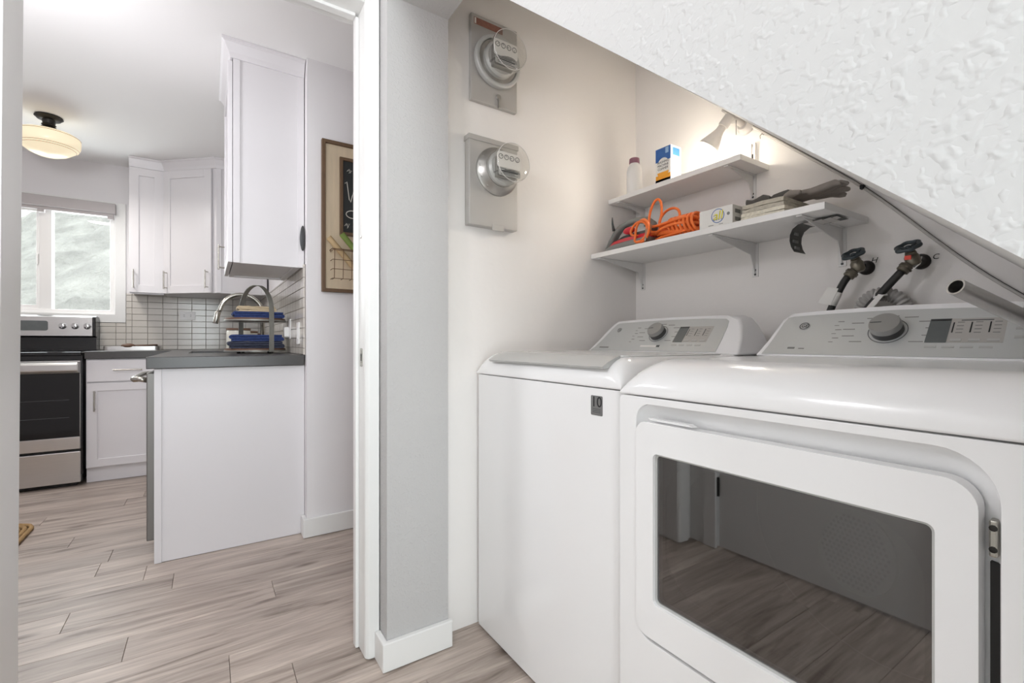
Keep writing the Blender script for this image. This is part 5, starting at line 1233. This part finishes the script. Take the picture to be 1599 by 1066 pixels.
# ---------------- cable along the soffit edge
P = []
for i in range(33):
    y = 1.02 - i * (1.02 - 0.18) / 32
    dz = 0.006 if y > 0.62 else 0.006 + 0.055 * math.sin(min(1, (0.62 - y) / 0.34) * PI / 2) ** 2
    P.append((XB - 0.007, y, slope_back(y) - dz - 0.004))
mb = MB(); mb.tube(P, 0.0042, 7)
cbl = thing('coax_cable', 'painted cable clipped along the edge of the sloped soffit', 'cable', (XB, 0.6, 1.48))
mb.build('cable', M_cable, cbl, smooth='all')
mb = MB(); mb.tube([(p[0] - 0.001, p[1], p[2] + 0.0055) for p in P], 0.0012, 6); mb.build('dark_wire', M_rubber, cbl, smooth='all')
p = P[17]; MB().box(XB - 0.016, XB - 0.001, p[1] - 0.005, p[1] + 0.005, p[2] - 0.006, p[2] + 0.006).build('clip', M_inkb, cbl, bevel=0.001)

# ---------------- electric meters
def meter(label, x0, x1, z0, z1, cx, cz, R, Rg, depth, kind):
    t = thing('electric_meter', label, 'electric meter', ((x0 + x1) / 2, YM, z0), 'electric meters')
    th = 0.018 if kind == 1 else 0.034
    f = YM - th
    pn = MB().prism(rrect(x0, x1, z0, z1, 0.003, 3), 'y', f, YM - 0.0005).build('cover_panel', M_grey_paint, t, bevel=0.003)
    if kind == 1:
        w = MB().box(x0 + 0.012, x0 + 0.13, f - 0.0006, f - 0.0001, z1 - 0.036, z1 - 0.012).build('warning_label', M_rust, pn)
        mb = MB(); mb.box(x0 + 0.014, x0 + 0.020, f - 0.0012, f - 0.0006, z1 - 0.034, z1 - 0.014); mb.build('label_symbol', M_paper, w)
        mb = MB(); mb.lathe([(0, 0.012), (0.006, 0.010)], (cx + 0.01, f, z0 + 0.035), (0, -1, 0), 12); 
        mb.box(cx + 0.006, cx + 0.014, f - 0.010, f, z0 - 0.006, z0 + 0.03); mb.build('seal_tab', M_galv, pn, bevel=0.001)
        mb = MB(); mb.plate(circle(cx, cz, R, 48), [circle(cx, cz, R - 0.016, 48)], 'y', f - 0.022, f - 0.0005); mb.build('locking_ring', M_silver2, t, bevel=0.005, seg=3, smooth=True)
        mb = MB(); mb.lathe([(0, R - 0.016), (0.016, R - 0.017), (0.017, 0.002)], (cx, f, cz), (0, -1, 0), 40); mb.build('socket', M_galv, t, smooth=True)
    else:
        mb = MB(); mb.prism([(x0 - 0.004, z1 - 0.012), (x1 + 0.003, z1 - 0.012), (x1 + 0.003, z1 + 0.006), (x0 - 0.004, z1 + 0.006)], 'y', f - 0.004, YM - 0.0005); mb.build('top_flange', M_grey_paint, pn, bevel=0.002)
        mb = MB(); mb.prism(rrect(cx - 0.02, cx + 0.03, z0 - 0.012, z0 + 0.012, 0.004), 'y', f - 0.004, f); mb.build('latch', M_grey_paint, pn, bevel=0.002)
        mb = MB(); mb.lathe([(0, R), (0.006, R), (0.010, R - 0.006), (0.030, R - 0.020), (0.034, R - 0.022)], (cx, f, cz), (0, -1, 0), 44); mb.build('socket_collar', M_galv, t, smooth=True)
        for q in range(5):
            a = PI * (0.65 + q * 0.16); mb = MB(); mb.sphere((cx + (R - 0.012) * math.cos(a), f - 0.012, cz + (R - 0.012) * math.sin(a)), 0.005, (1, 1, 1), 10, 6); mb.build('rivet', M_galv, pn, smooth='all')
    yb = f - 0.014 if kind == 1 else f - 0.030
    yf = yb - depth
    # works inside
    mb = MB(); mb.prism(rrect(cx - Rg * 0.62, cx + Rg * 0.62, cz - Rg * 0.62, cz + Rg * 0.50, 0.006), 'y', yf + 0.045, yb); wk = mb.build('movement', M_galv, t, bevel=0.003)
    mb = MB(); mb.lathe([(0, Rg * 0.92), (0.016, Rg * 0.92), (0.024, Rg * 0.80)], (cx, yb, cz), (0, -1, 0), 40); mb.build('base_ring', M_silver2, t, smooth=True)
    fpl = MB().prism(rrect(cx - Rg * 0.72, cx + Rg * 0.72, cz - Rg * 0.18, cz + Rg * 0.62, 0.01), 'y', yf + 0.034, yf + 0.037).build('face_plate', M_paper, wk)
    for k in range(4):
        xx = cx + (k - 1.5) * Rg * 0.34
        mb = MB(); mb.plate(circle(xx, cz + Rg * 0.36, Rg * 0.135, 20), [circle(xx, cz + Rg * 0.36, Rg * 0.11, 20)], 'y', yf + 0.0332, yf + 0.0339); dl = mb.build('dial', M_ink, fpl)
        mb = MB(); a = 0.7 + 1.3 * k; mb.tube([(xx, yf + 0.033, cz + Rg * 0.36), (xx + Rg * 0.1 * math.cos(a), yf + 0.033, cz + Rg * 0.36 + Rg * 0.1 * math.sin(a))], 0.0007, 5); mb.build('needle', M_inkb, dl)
    np_ = MB().prism(rrect(cx - Rg * 0.66, cx + Rg * 0.66, cz - Rg * 0.62, cz - Rg * 0.22, 0.005), 'y', yf + 0.030, yf + 0.033).build('name_plate', M_silver2, wk)
    for k in range(5):
        MB().box(cx - Rg * 0.55, cx + Rg * (0.5 - 0.2 * (k % 2)), yf + 0.0294, yf + 0.0299, cz - Rg * (0.29 + 0.07 * k), cz - Rg * (0.265 + 0.07 * k)).build('fine_print', M_ink, np_)
    mb = MB(); mb.lathe([(0, Rg * 0.74), (0.0012, Rg * 0.74)], (cx, yf + 0.055, cz - Rg * 0.40), (0, 0, 1), 30); mb.build('rotor_disc', M_chrome, wk, smooth=True)
    # glass dome: thin shell, slightly flared front rim
    mb = MB(); mb.lathe([(0.004, Rg * 0.95), (0.02, Rg * 0.95), (depth - 0.012, Rg * 1.0), (depth - 0.004, Rg * 0.985), (depth, Rg * 0.93), (depth + 0.002, Rg * 0.5), (depth + 0.002, 0.001)], (cx, yb, cz), (0, -1, 0), 48, caps=False); mb.build('glass_dome', M_clear, t, smooth='all')
    mb = MB(); mb.tube([(cx + Rg * 0.985 * math.cos(q * PI / 24), yf + 0.004, cz + Rg * 0.985 * math.sin(q * PI / 24)) for q in range(48)], 0.0011, 6, loop=True); mb.build('rim_highlight', M_white, t, smooth='all')  # thin white ring painting in the highlight on the dome's edge
    return t
meter('upper electric meter with a clear glass dome and a silver locking ring', 0.766, 0.960, 1.848, 2.152, 0.868, 2.003, 0.093, 0.068, 0.088, 1)
meter('lower electric meter on a deeper grey box with a flanged top', 0.750, 0.951, 1.406, 1.712, 0.862, 1.605, 0.085, 0.066, 0.085, 2)
